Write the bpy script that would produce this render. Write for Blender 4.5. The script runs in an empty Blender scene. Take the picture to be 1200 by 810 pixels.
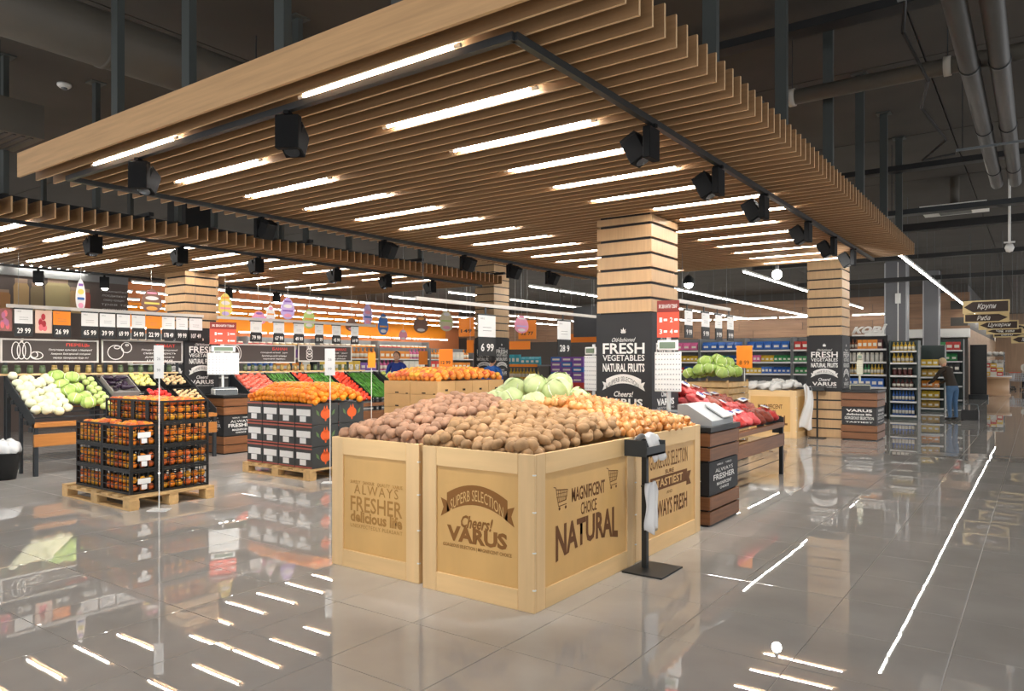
import bpy, bmesh, math, random
from mathutils import Vector, Matrix, noise
from math import sin, cos, pi, radians as R
random.seed(7)
SC = bpy.context.scene
COL = SC.collection

# ------------------------------------------------------------------ camera, world, exposure
cam = bpy.data.cameras.new('camera'); camo = bpy.data.objects.new('camera', cam); COL.objects.link(camo)
cam.sensor_width = 36; cam.lens = 36 * 860 / 1200; cam.shift_y = 20 / 1200
cam.clip_start = .05; cam.clip_end = 300
camo.location = (0, 0, 1.55); camo.rotation_euler = (R(90), 0, math.atan2(617, 860))
SC.camera = camo
W = bpy.data.worlds.new('store_air'); SC.world = W; W.use_nodes = True
W.node_tree.nodes['Background'].inputs[0].default_value = (.98, .98, 1, 1)
W.node_tree.nodes['Background'].inputs[1].default_value = .8
SC.view_settings.view_transform = 'Standard'; SC.view_settings.look = 'None'
SC.view_settings.gamma = 1; SC.view_settings.use_curve_mapping = False
SC.view_settings.exposure = 1.12
SC.cycles.use_denoising = True
SC.cycles.max_bounces = 8; SC.cycles.diffuse_bounces = 4; SC.cycles.glossy_bounces = 4; SC.cycles.transmission_bounces = 4
SC.cycles.caustics_reflective = False; SC.cycles.caustics_refractive = False
SC.cycles.sample_clamp_indirect = 6
TUBE_POWER = 46.0; ROW_POWER = 26.0; SPOT_POWER = 95.0

# ------------------------------------------------------------------ materials
MATS = {}
def lin(h):
    h = h.lstrip('#'); v = [int(h[i:i+2], 16) / 255 for i in (0, 2, 4)]
    return tuple((c / 12.92 if c <= .04045 else ((c + .055) / 1.055) ** 2.4) for c in v) + (1,)
def M(name, col='808080', rough=.55, metal=0., spec=.5, var=0., scale=8., stretch=(1, 1, 1), col2=None, bump=0., emit=0., alpha=1., trans=0., coat=0., perobj=0.):
    if name in MATS: return MATS[name]
    m = bpy.data.materials.new(name); MATS[name] = m; m.use_nodes = True
    nt = m.node_tree; N = nt.nodes; L = nt.links; b = N['Principled BSDF']
    c = lin(col)
    b.inputs['Base Color'].default_value = c; b.inputs['Roughness'].default_value = rough
    b.inputs['Metallic'].default_value = metal; b.inputs['Specular IOR Level'].default_value = spec
    if coat: b.inputs['Coat Weight'].default_value = coat
    if trans: b.inputs['Transmission Weight'].default_value = trans
    if alpha < 1: b.inputs['Alpha'].default_value = alpha
    if emit:
        b.inputs['Emission Color'].default_value = c; b.inputs['Emission Strength'].default_value = emit
    out = None
    if var or col2 or bump:
        tc = N.new('ShaderNodeTexCoord'); mp = N.new('ShaderNodeMapping'); mp.inputs['Scale'].default_value = stretch
        L.new(tc.outputs['Object'], mp.inputs['Vector'])
        if perobj:
            oi = N.new('ShaderNodeObjectInfo'); mu = N.new('ShaderNodeMath'); mu.operation = 'MULTIPLY'; mu.inputs[1].default_value = 37
            L.new(oi.outputs['Random'], mu.inputs[0]); L.new(mu.outputs[0], mp.inputs['Location'])
        nz = N.new('ShaderNodeTexNoise'); nz.inputs['Scale'].default_value = scale; nz.inputs['Detail'].default_value = 5
        L.new(mp.outputs[0], nz.inputs['Vector'])
        cr = N.new('ShaderNodeValToRGB'); cr.color_ramp.elements[0].position = .3; cr.color_ramp.elements[1].position = .7
        c2 = lin(col2) if col2 else tuple(x * (1 - var) for x in c[:3]) + (1,)
        cr.color_ramp.elements[0].color = c2; cr.color_ramp.elements[1].color = c
        L.new(nz.outputs['Fac'], cr.inputs[0]); out = cr.outputs[0]
        if bump:
            bp = N.new('ShaderNodeBump'); bp.inputs['Strength'].default_value = bump; bp.inputs['Distance'].default_value = .01
            L.new(nz.outputs['Fac'], bp.inputs['Height']); L.new(bp.outputs[0], b.inputs['Normal'])
    if perobj:
        oi2 = N.new('ShaderNodeObjectInfo'); mr = N.new('ShaderNodeMapRange')
        mr.inputs['To Min'].default_value = 1 - perobj; mr.inputs['To Max'].default_value = 1 + perobj * .5
        L.new(oi2.outputs['Random'], mr.inputs['Value'])
        hs = N.new('ShaderNodeHueSaturation'); hs.inputs['Color'].default_value = c
        L.new(mr.outputs[0], hs.inputs['Value'])
        if out: L.new(out, hs.inputs['Color'])
        out = hs.outputs[0]
    if out: L.new(out, b.inputs['Base Color'])
    return m

oak_e = M('slat_edge', 'dcb98c', .5)
oak = M('slat_oak', 'a07c56', .5, var=.25, scale=3, stretch=(.6, 8, 14), perobj=.12)
oak_v = M('fascia_oak', 'd2a878', .5, var=.22, scale=3, stretch=(.6, 8, 14))
plank_m = M('column_plank', 'cca87c', .45, var=.16, scale=4, stretch=(9, 9, .5), perobj=.08)
birch = M('crate_birch', 'eac691', .45, var=.13, scale=2.2, stretch=(6, 6, .5), perobj=.05)
birch_h = M('crate_birch_rail', 'ebc68e', .45, var=.13, scale=2.2, stretch=(.6, .6, 6), perobj=.05)
birch_p = M('crate_panel', 'ddb06c', .4, var=.12, scale=1.6, stretch=(3, 3, 1))
burn = M('burnt_print', '8a5a22', .7)
burn_d = M('burnt_print_dark', '6b4118', .7)
burn_l = M('burnt_print_light', 'ab7c3c', .7)
pinew = M('pallet_pine', 'd8b27a', .7, var=.3, scale=4, stretch=(3, 3, 3), perobj=.15)
brownw = M('stand_walnut', '8a5a36', .5, var=.3, scale=4, stretch=(.7, .7, 10), perobj=.15)
orangew = M('stand_orange_wood', 'b9793a', .4, var=.2, scale=4, stretch=(.7, .7, 10))
black = M('black_paint', '141516', .5)
blackboard = M('sign_black', '232325', .6, var=.2, scale=3)
darkm = M('dark_metal', '2e3234', .45, metal=.2)
spotm = M('spot_black', '0b0c0d', .7, spec=.2)
greym = M('grey_steel', '70777a', .4, metal=.6)
postm = M('post_grey', '454a48', .5, metal=.2)
white = M('white_plastic', 'e6e6e2', .35)
paper = M('white_paper', 'e2e2e0', .7)
chalk = M('chalk_white', 'e9e7e2', .8)
redprint = M('red_print', 'd2453a', .7)
orangep = M('orange_card', 'f58a1c', .6)
redp = M('red_poster', 'e8543c', .6)
tube_m = M('tube_glow', 'fffdfa', emit=TUBE_POWER)
row_m = M('row_tube_glow', 'fbf6ee', emit=ROW_POWER)
lens_off = M('lens_glass', '22262a', .15)
lens_m = M('lamp_lens', 'fff6e6', emit=25)
cap_m = M('tube_cap', 'd8d2c6', .4)
concrete = M('ceiling_concrete', '4c4842', .9, var=.25, scale=.8)
duct_m = M('duct_grey', '5c574e', .6, var=.2, scale=1.5)
pipe_m = M('pipe_grey', '403f3c', .5, var=.2, scale=3)
grout = M('floor_grout', 'c8c2b8', .5)

# ------------------------------------------------------------------ mesh helpers
class MB:
    def __init__(s): s.v = []; s.f = []; s.m = []
    def add(s, vs, fs, mi=0):
        b = len(s.v); s.v += [tuple(v) for v in vs]; s.f += [tuple(b + i for i in f) for f in fs]; s.m += [mi] * len(fs); return s
    def box(s, x0, x1, y0, y1, z0, z1, mi=0):
        return s.add([(x0,y0,z0),(x1,y0,z0),(x1,y1,z0),(x0,y1,z0),(x0,y0,z1),(x1,y0,z1),(x1,y1,z1),(x0,y1,z1)],
                     [(0,3,2,1),(4,5,6,7),(0,1,5,4),(1,2,6,5),(2,3,7,6),(3,0,4,7)], mi)
    def cbox(s, x0, x1, y0, y1, z0, z1, c=.004, mi=0):
        vs = []; idx = {}
        for i, X in enumerate((x0, x1)):
            for j, Y in enumerate((y0, y1)):
                for k, Z in enumerate((z0, z1)):
                    sx, sy, sz = (1, -1)[i] * c, (1, -1)[j] * c, (1, -1)[k] * c
                    for a, p in enumerate(((X, Y+sy, Z+sz), (X+sx, Y, Z+sz), (X+sx, Y+sy, Z))):
                        idx[i, j, k, a] = len(vs); vs.append(p)
        fs = []
        q = [(0,0),(1,0),(1,1),(0,1)]
        for i in (0, 1): fs.append([idx[i, j, k, 0] for j, k in q][::1 if i else -1])
        for j in (0, 1): fs.append([idx[i, j, k, 1] for i, k in q][::-1 if j else 1])
        for k in (0, 1): fs.append([idx[i, j, k, 2] for i, j in q][::1 if k else -1])
        for j in (0, 1):
            for k in (0, 1): fs.append([idx[0,j,k,1], idx[1,j,k,1], idx[1,j,k,2], idx[0,j,k,2]][::1 if j == k else -1][::-1 if j==0 else -1])
        for i in (0, 1):
            for k in (0, 1): fs.append([idx[i,0,k,0], idx[i,1,k,0], idx[i,1,k,2], idx[i,0,k,2]])
        for i in (0, 1):
            for j in (0, 1): fs.append([idx[i,j,0,0], idx[i,j,1,0], idx[i,j,1,1], idx[i,j,0,1]])
        for i in (0, 1):
            for j in (0, 1):
                for k in (0, 1): fs.append([idx[i,j,k,a] for a in range(3)])
        return s.add(vs, fs, mi)
    def cyl(s, p0, p1, r0, r1=None, n=10, mi=0, caps=True):
        r1 = r0 if r1 is None else r1
        p0, p1 = Vector(p0), Vector(p1); d = (p1 - p0).normalized()
        a = d.orthogonal().normalized(); b = d.cross(a)
        vs = [p0 + (a*cos(2*pi*i/n) + b*sin(2*pi*i/n))*r0 for i in range(n)] + [p1 + (a*cos(2*pi*i/n) + b*sin(2*pi*i/n))*r1 for i in range(n)]
        fs = [(i, (i+1) % n, n+(i+1) % n, n+i) for i in range(n)]
        if caps: fs += [tuple(range(n))[::-1], tuple(range(n, 2*n))]
        return s.add(vs, fs, mi)
    def path(s, pts, r, n=6, mi=0):
        for a, b in zip(pts, pts[1:]): s.cyl(a, b, r, n=n, mi=mi)
        return s
    def lathe(s, prof, n=14, c=(0, 0, 0), mi=0):
        vs = []; fs = []
        for r, z in prof:
            for i in range(n): vs.append((c[0]+r*cos(2*pi*i/n), c[1]+r*sin(2*pi*i/n), c[2]+z))
        for j in range(len(prof)-1):
            for i in range(n): fs.append((j*n+i, j*n+(i+1) % n, (j+1)*n+(i+1) % n, (j+1)*n+i))
        fs += [tuple(range(n))[::-1], tuple(range((len(prof)-1)*n, len(prof)*n))]
        return s.add(vs, fs, mi)
    def prism(s, poly, y0, y1, mi=0):      # polygon in xz, extruded along y
        n = len(poly)
        vs = [(x, y0, z) for x, z in poly] + [(x, y1, z) for x, z in poly]
        fs = [tuple(range(n)), tuple(range(n, 2*n))[::-1]] + [(i, n+i, n+(i+1) % n, (i+1) % n) for i in range(n)]
        return s.add(vs, fs, mi)
    def tf(s, mat, start=0):
        s.v = s.v[:start] + [tuple(mat @ Vector(v)) for v in s.v[start:]]; return s
    def mesh(s, name, mats, smooth=False):
        me = bpy.data.meshes.new(name); me.from_pydata(s.v, [], s.f)
        for m in (mats if isinstance(mats, (list, tuple)) else [mats]): me.materials.append(m)
        if any(s.m): me.polygons.foreach_set('material_index', s.m)
        if smooth: me.polygons.foreach_set('use_smooth', [True]*len(me.polygons))
        bm = bmesh.new(); bm.from_mesh(me); bmesh.ops.recalc_face_normals(bm, faces=bm.faces); bm.to_mesh(me); bm.free()
        me.update(); return me
    def build(s, name, mats, parent=None, smooth=False, loc=(0, 0, 0)):
        return link(name, s.mesh(name, mats, smooth), parent, loc)
def link(name, me, parent=None, loc=(0, 0, 0), rot=(0, 0, 0)):
    o = bpy.data.objects.new(name, me); COL.objects.link(o); o.location = loc; o.rotation_euler = rot
    if parent: o.parent = parent
    return o
def tag(o, label, cat=None, group=None, kind=None):
    if label: o['label'] = label
    if cat: o['category'] = cat
    if group: o['group'] = group
    if kind: o['kind'] = kind
    return o
def thing(name, label, cat, loc=(0, 0, 0), rz=0, group=None):
    o = bpy.data.objects.new(name, None); COL.objects.link(o); o.location = loc; o.rotation_euler = (0, 0, rz); o.empty_display_size = .1
    return tag(o, label, cat, group)
def copy_tree(o, parent=None):
    c = o.copy(); COL.objects.link(c); c.parent = parent
    for ch in list(o.children):
        if ch.type != 'LIGHT': copy_tree(ch, c)
    return c
def dup(o, loc, rz=None, label=None, group=None):
    c = copy_tree(o); c.location = loc
    if rz is not None: c.rotation_euler = (0, 0, rz)
    if label: c['label'] = label
    if group: c['group'] = group
    return c

# ------------------------------------------------------------------ lettering
TXT = {}
def text_mesh(body, w, h, mat, bold=0., slant=0., warp=None, track=1.):
    key = (body, round(w, 3), round(h, 3), mat.name, bold, slant, warp.__name__ if warp else None, track)
    if key in TXT: return TXT[key]
    cu = bpy.data.curves.new('t', 'FONT'); cu.body = body; cu.size = 1; cu.resolution_u = 2; cu.offset = bold; cu.space_character = track
    cu.align_x = 'LEFT'
    ob = bpy.data.objects.new('t', cu)
    me = bpy.data.meshes.new_from_object(ob); bpy.data.objects.remove(ob); bpy.data.curves.remove(cu)
    if len(me.vertices):
        xs = [v.co.x for v in me.vertices]; ys = [v.co.y for v in me.vertices]
        x0, x1, y0, y1 = min(xs), max(xs), min(ys), max(ys)
        for v in me.vertices:
            a = (v.co.x-x0)/(x1-x0+1e-9) - .5; b = (v.co.y-y0)/(y1-y0+1e-9) - .5
            x, y = a*w + slant*b*h, b*h
            if warp: x, y = warp(x/w, y/h); x *= w; y *= h
            v.co = (x, y, 0)
    me.materials.clear(); me.materials.append(mat); me.name = 'lettering'
    TXT[key] = me; return me
def frame_mat(c, right, up):
    r = Vector(right).normalized(); u = Vector(up).normalized(); n = r.cross(u)
    return Matrix(((r.x, u.x, n.x, c[0]), (r.y, u.y, n.y, c[1]), (r.z, u.z, n.z, c[2]), (0, 0, 0, 1)))
def text(parent, body, c, w, h, mat, face='-y', name='lettering', **k):
    """flat lettering on a face of its parent: '-y' reads with +x to the right, '+x' reads with +y to the right"""
    me = text_mesh(body, w, h, mat, **k)
    o = link(name, me, parent)
    right = {'-y': (1, 0, 0), '+x': (0, 1, 0)}.get(face, face); up = (0, 0, 1)
    o.matrix_local = frame_mat(c, right, up); return o
def print_mesh(parent, mb, mat, c, face='-y', name='emblem'):
    o = link(name, mb if isinstance(mb, bpy.types.Mesh) else mb.mesh(name, mat), parent)
    o.matrix_local = frame_mat(c, {'-y': (1, 0, 0), '+x': (0, 1, 0)}[face], (0, 0, 1)); return o
def flat(polys):          # list of 2d polygons -> thin MB in the xy plane
    mb = MB()
    for p in polys: mb.add([(x, y, 0) for x, y in p], [tuple(range(len(p)))])
    return mb
def ribbon_mb(w, h, bow=.18, n=14):
    mb = MB(); b = bow*w
    def P(t, e): return (t*w, e*h*.5 + b*(1-(2*t)**2) - b*.5, 0)
    vs = []
    for i in range(n+1):
        t = -.42 + .84*i/n; vs += [P(t, -1), P(t, 1)]
    mb.add(vs, [(2*i, 2*i+2, 2*i+3, 2*i+1) for i in range(n)])
    for s in (-1, 1):
        x0, y0, _ = P(.38*s, -1)
        mb.add([(x0, y0-.02*h, 0), (x0+s*.13*w, y0-.35*h, 0), (x0+s*.09*w, y0+.15*h, 0), (x0+s*.13*w, y0+.62*h, 0), (x0+s*.045*w, y0+.5*h, 0)], [(0, 1, 2, 3, 4)])
    return mb
def arch(x, y): return x, y + .9*(1-(2*x)**2) - .45
def bulge(x, y): return x, y*(1.0 + .0*x) * (1.0 - .35*(1-(2*x)**2)*0) + .0
def ball(rx, ry, rz, n=10, m=7, lump=0., seed=0, dimple=0.):
    mb = MB(); vs = [(0, 0, -1)]
    for j in range(1, m):
        a = -pi/2 + pi*j/m
        for i in range(n): vs.append((cos(a)*cos(2*pi*i/n), cos(a)*sin(2*pi*i/n), sin(a)))
    vs.append((0, 0, 1)); out = []
    for x, y, z in vs:
        k = 1 + lump*noise.noise(Vector((x*1.6+seed*7.3, y*1.6-seed*3.1, z*1.6)))
        if dimple and z > .8: k -= dimple*(z-.8)*5
        out.append((x*rx*k, y*ry*k, z*rz*k))
    fs = [(0, 1+(i+1) % n, 1+i) for i in range(n)]
    for j in range(m-2):
        for i in range(n): fs.append((1+j*n+i, 1+j*n+(i+1) % n, 1+(j+1)*n+(i+1) % n, 1+(j+1)*n+i))
    L = len(vs)-1; b = 1+(m-2)*n
    fs += [(b+i, b+(i+1) % n, L) for i in range(n)]
    return mb.add(out, fs)

# ------------------------------------------------------------------ the setting
def struct(name, mb, mats, label=None, parent=None):
    o = mb.build(name, mats, parent)
    if parent is None: o['kind'] = 'structure'
    if label: o['label'] = label
    return o
def floor_mat():
    m = bpy.data.materials.new('polished_tile'); m.use_nodes = True; nt = m.node_tree; N = nt.nodes; L = nt.links; b = N['Principled BSDF']
    tc = N.new('ShaderNodeNewGeometry'); nz = N.new('ShaderNodeTexNoise'); nz.inputs['Scale'].default_value = 1.7; nz.inputs['Detail'].default_value = 6
    L.new(tc.outputs['Position'], nz.inputs['Vector'])
    cr = N.new('ShaderNodeValToRGB'); cr.color_ramp.elements[0].position = .3; cr.color_ramp.elements[1].position = .72
    cr.color_ramp.elements[0].color = lin('b0aca6'); cr.color_ramp.elements[1].color = lin('c0bcb6')
    L.new(nz.outputs['Fac'], cr.inputs[0]); L.new(cr.outputs[0], b.inputs['Base Color'])
    b.inputs['Roughness'].default_value = .006; b.inputs['IOR'].default_value = 1.9
    n2 = N.new('ShaderNodeTexNoise'); n2.inputs['Scale'].default_value = 3.5; n2.inputs['Detail'].default_value = 1
    L.new(tc.outputs['Position'], n2.inputs['Vector'])
    bp = N.new('ShaderNodeBump'); bp.inputs['Strength'].default_value = .015; bp.inputs['Distance'].default_value = .01
    L.new(n2.outputs['Fac'], bp.inputs['Height']); L.new(bp.outputs[0], b.inputs['Normal'])
    return m
tile_m = floor_mat()
floor = struct('floor', MB().box(-32, 8, -4, 66, -.2, -.0035), grout, 'grey polished tile floor of the shop')
TP = .663; tiles = []
fx, fy = -sin(math.atan2(617, 860)), cos(math.atan2(617, 860))
for i in range(-47, 13):
    for j in range(-4, 97):
        cx, cy = -1.04 + TP*(i+.5), 1.88 + TP*(j+.5)
        d = cx*fx + cy*fy; l = cx*fy - cy*fx
        if d < 2.2 or abs(l) > .78*d + 1.2: continue
        tiles.append((d, cx, cy))
tiles.sort(); g = .0022; h = TP/2 - g
tile_me = MB().cbox(-h, h, -h, h, -.012, 0, .0012).mesh('tile', tile_m)
rt = random.Random(3)
for d, cx, cy in tiles[:300]:
    t = link('tile', tile_me, floor, (cx, cy, 0), (R(rt.uniform(-.06, .06)), R(rt.uniform(-.06, .06)), 0))
rest = MB()
for d, cx, cy in tiles[300:]:
    a, b2 = R(rt.uniform(-.06, .06)), R(rt.uniform(-.06, .06))
    vs = [(cx+sx*h, cy+sy*h, sx*h*a + sy*h*b2) for sx, sy in ((-1, -1), (1, -1), (1, 1), (-1, 1))]
    rest.add(vs + [(x, y, -.003) for x, y, z in vs], [(0, 1, 2, 3), (0, 4, 5, 1), (1, 5, 6, 2), (2, 6, 7, 3), (3, 7, 4, 0)])
tag(rest.build('tile_field', tile_m, floor), 'polished tiles further down the shop', kind='stuff')

ceiling = struct('ceiling', MB().box(-32, 8, -4, 66, 4.87, 5.1), black, 'dark unpainted concrete ceiling')
sl = MB().box(-2.99, 2.99, -1.49, 1.49, 0, .06).mesh('slab', concrete)
for i in range(6):
    for j in range(22): link('slab', sl, ceiling, (-28 + 6*i, -1.5 + 3*j, 4.84))
wall_c = M('wall_white', 'cfc8bd', .8); wall_o = M('wall_orange', 'f39017', .7)
struct('wall_left', MB().box(-30.2, -30, -4, 36, 0, 4.84), M('wall_terracotta', 'c77a4c', .8), 'far left shop wall')
wb = struct('wall_back', MB().box(-30, -2.4, 36, 36.2, 0, 4.84), M('wall_back_grey', '4a4744', .8), 'back wall with wooden band')
struct('trim_1', MB().box(-29.995, -29.9, 2, 34.6, 2.95, 4.0), wall_o, 'bright orange band along the far wall')
wb_m = M('band_board', '9c7a60', .6, var=.3, scale=2, stretch=(.4, 1, 6), perobj=.2)
for r in range(5):
    for k in range(9): MB().box(-.0, 2.98, 0, .03, 0, .345).build('board', wb_m, wb, loc=(-29.3 + 3*k - .7*(r % 2), 35.96, 2.75 + .35*r))
struct('trim_2', MB().box(-6.2, -2.3, 35.2, 35.9, 2.6, 2.95), white, 'white bulkhead under the wooden band')
struct('wall_aisle', MB().box(-2.6, -2.4, 36.2, 60, 0, 3.0).box(-2.6, -2.42, 36.2, 60, 3.0, 4.84, 1), [M('wall_aisle_wood', 'a58a70', .6, var=.2, scale=2, stretch=(1, .4, 4)), MATS['wall_back_grey']], 'wooden wall down the far aisle')
wf = struct('wall_far', MB().box(-2.4, .4, 60, 60.2, 0, 4.84).box(2.6, 8, 60, 60.2, 0, 4.84).box(.4, 2.6, 60, 60.2, 2.7, 4.84), M('wall_far_wood', 'b0947a', .6, var=.2, scale=2, stretch=(4, 1, .4)), 'far wooden wall with a bright opening')
struct('wall_lobby', MB().box(-4, 6, 64, 64.2, 0, 4.84), wall_c, 'pale wall beyond the opening')

# ------------------------------------------------------------------ slatted canopies
CZ = 3.14; SP = .1404
def canopy(name, label, x0, x1, y0, n, posts, tracks, fascia, bearers):
    t = thing(name, label, 'canopy', ((x0+x1)/2, y0, CZ)); hw = (x1-x0)/2; cx = (x0+x1)/2
    sm_ = MB().box(-hw, hw, -.0085, .0085, 0, .167); sm_.m = [1, 1, 0, 1, 0, 1]; me = sm_.mesh('slat', [oak, oak_e])
    for k in range(n):
        if k == 0 and fascia: MB().box(-hw, hw, -.011, .011, 0, .205).build('slat', oak_v, t)
        else: link('slat', me, t, (0, k*SP, 0))
    for bx in bearers: MB().box(bx-cx-.025, bx-cx+.025, .02, (n-1)*SP, .167, .22).build('bearer', black, t)
    for k in range(5): MB().box(-hw+.1, hw-.1, (n-1)*SP*k/4+.19, (n-1)*SP*k/4+.25, .22, .265).build('cross_bearer', black, t)
    pm = MB().box(-.045, .045, -.027, .027, .22, 1.7).box(-.085, .085, -.085, .085, 1.688, 1.7).mesh('hanger_post', postm)
    for px, py in posts: link('hanger_post', pm, t, (px-cx, py-y0, 0))
    for (ax, ay), (bx, by) in tracks:
        mb = MB()
        if ax == bx: mb.box(ax-cx-.02, ax-cx+.02, ay-y0, by-y0, -.045, -.005)
        else: mb.box(ax-cx, bx-cx, ay-y0-.02, ay-y0+.02, -.045, -.005)
        mb.build('track_rail', darkm, t)
    return t
c1 = canopy('slatted_canopy', 'near suspended canopy of oak slats over the wooden vegetable crates', -7.116, -1.484, 2.65, 69,
    [(-5.55, 2.72), (-4.6, 2.72), (-3.61, 2.72), (-2.65, 2.72)] + [(-1.66, y) for y in (2.95, 4.44, 5.99, 7.59, 9.14, 10.73, 12.04)] + [(-5.75, y) for y in (4.5, 7.1, 9.7)] + [(-4.24, y) for y in (4.9, 6.8, 9.1)],
    [((-6.707, 2.869), (-2.044, 2.869)), ((-2.044, 2.869), (-2.044, 12.26)), ((-6.707, 2.869), (-6.707, 12.26))], True, (-6.74, -4.84, -3.03, -1.74))
c2 = canopy('slatted_canopy', 'far left canopy of oak slats over the sloping produce stands', -13.702, -8.796, 2.089, 71,
    [(-9.0, y) for y in (3.22, 4.16, 5.17, 5.68, 6.4, 7.2, 8.05, 8.86, 9.73, 10.9)] + [(-13.25, y) for y in (3, 5.3, 7.6, 9.8)] + [(-11.05, y) for y in (3.5, 5.6, 8.3)],
    [((-9.235, 2.42), (-9.235, 11.81)), ((-13.475, 2.42), (-13.475, 11.81))], False, (-13.3, -11.7, -10.4, -9.05))
# tube lamps lying between the slats
def tube_lamp(L):
    t = thing('tube_lamp', '', 'lamp', (0, 0, CZ))
    MB().cyl((-L/2, 0, .016), (L/2, 0, .016), .0098, n=8, caps=False).build('tube', tube_m, t, True)
    for s in (-1, 1): MB().cyl((s*L/2, 0, .016), (s*(L/2+.045), 0, .016), .0115, n=8).build('end_cap', cap_m, t)
    MB().box(-L/2-.05, L/2+.05, -.017, .017, .04, .065).build('batten', cap_m, t)
    return t
tl = tube_lamp(1.18); tl['group'] = 'tube lamps of the near canopy'; first = True
for col, (cx, nm) in enumerate(((-3.005, 'right-hand row of the near canopy, nearer the spotlights'), (-5.625, 'left-hand row of the near canopy, towards the far canopy'))):
    for k in range(14):
        o = tl if first else copy_tree(tl); first = False
        o.location = (cx + (.34 if col == 0 and k in (6, 7) else 0), 2.65 + SP*(1.5 + 5*k), CZ); o['label'] = 'lit white tube between the slats, ' + nm
for cx, nm in ((-10.07, 'row nearer the camera'), (-12.43, 'farther row')):
    for k in range(13):
        o = copy_tree(tl); o.location = (cx + (1.08 if cx < -12 and k in (7,) else 0), 2.089 + SP*(.5 + 5*k), CZ); o['label'] = 'lit white tube between far canopy slats, ' + nm; o['group'] = 'tube lamps of the far left canopy'
# track spotlights
def spot_lamp(aim=(0, 0)):
    t = thing('track_spotlight', '', 'spotlight', (0, 0, CZ-.045))
    MB().box(-.05, .05, -.02, .02, -.03, 0).build('track_adapter', spotm, t)
    MB().cbox(-.035, .035, -.10, .10, -.30, -.03, .006).build('driver_box', spotm, t)
    hd = MB(); hd.cbox(-.085, .085, -.085, .085, -.11, .11, .008)
    for k in range(6): hd.box(-.08, .08, -.08 + .028*k, -.07 + .028*k, .105, .135)
    hd.tf(Matrix.Translation((-.13, 0, -.2)) @ Matrix.Rotation(R(-28), 4, 'Y'))
    h = hd.build('lamp_head', spotm, t)
    ln = MB().lathe([(.0, 0), (.065, 0), (.065, .004), (0, .004)], 16).tf(Matrix.Translation((-.13, 0, -.2)) @ Matrix.Rotation(R(-28), 4, 'Y') @ Matrix.Translation((0, 0, -.117)))
    ln.build('lens', lens_off, h)
    return t
sp = spot_lamp(); spn = 0
lens_on = [c for c in sp.children if c.name.startswith('lamp_head')][0].children[0].data.copy(); lens_on.materials[0] = lens_m
def spot(x, y, rz, label, group, power=1., tgt=None):
    global spn
    o = sp if spn == 0 else copy_tree(sp); spn += 1
    o.location = (x, y, CZ-.045); o.scale = (.757,)*3; o.rotation_euler = (0, 0, rz); tag(o, label, 'spotlight', group)
    if power:
        ld = bpy.data.lights.new('spot_light', 'SPOT'); ld.energy = SPOT_POWER*power; ld.spot_size = R(62); ld.spot_blend = .8; ld.shadow_soft_size = .06; ld.color = (1, .975, .94)
        lo = bpy.data.objects.new('spot_light', ld); COL.objects.link(lo)
        lx = Vector((-.13, 0, -.2)) + Matrix.Rotation(R(-28), 3, 'Y') @ Vector((0, 0, -.14))
        wx = Matrix.Rotation(rz, 3, 'Z') @ (lx*.757) + Vector(o.location)
        lo.parent = o; lo.location = lx; lo.rotation_euler = (Matrix.Rotation(-rz, 3, 'Z') @ (Vector(tgt or (x, y, 0)) - wx)).to_track_quat('-Z', 'Y').to_euler()
    return o
ordn = ['nearest', 'second nearest', 'third nearest', 'fourth nearest', 'fifth nearest', 'farthest']
for k, y in enumerate((4.4, 5.63, 6.81, 8.4, 9.63, 10.8)):
    spot(-2.044, y, 0, 'black track spotlight along the right edge of the near canopy, ' + ordn[k], 'spotlights right of the near canopy', 1 if k < 4 else 2.2, (-3.1, y, .8) if k < 4 else (-3.3, 15.8, 1.6))
for x, nm in ((-3.755, 'right'), (-5.534, 'left')):
    spot(x, 2.869, R(-60), 'black spotlight on the front track of the near canopy, %s one of the two' % nm, 'spotlights at the front of the near canopy', 1, (x+.2 if x > -4.5 else x-2.0, 4.2, .9))
for k, y in enumerate((4.78, 6.58, 8.17, 9.3, 10.41)):
    spot(-6.707, y, R(180), 'black track spotlight along the left edge of the near canopy, ' + ordn[k], 'spotlights left of the near canopy', 1 if k < 3 else .5, (-8.3, y, .9))
for k, y in enumerate((4.26, 5.36, 6.54, 8.01, 9.16, 10.32)):
    spot(-9.235, y, 0, 'black track spotlight under the far left canopy, near rail, ' + ordn[k], 'spotlights on the near rail of the far canopy', 1.2, (-11.5, y+.3, 1.0))
for k, y in enumerate((5.31, 6.37, 8.83, 9.99)):
    so = spot(-13.475, y, R(180), 'black spotlight with bright lens on the far rail of the far canopy, ' + ordn[k], 'spotlights on the far rail of the far canopy', .4, (-12.2, y, 1.2))
    hdc = [c for c in so.children if c.name.startswith('lamp_head')][0]; hdc.children[0].data = lens_on; so.rotation_euler = (0, 0, R(-30))

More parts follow.
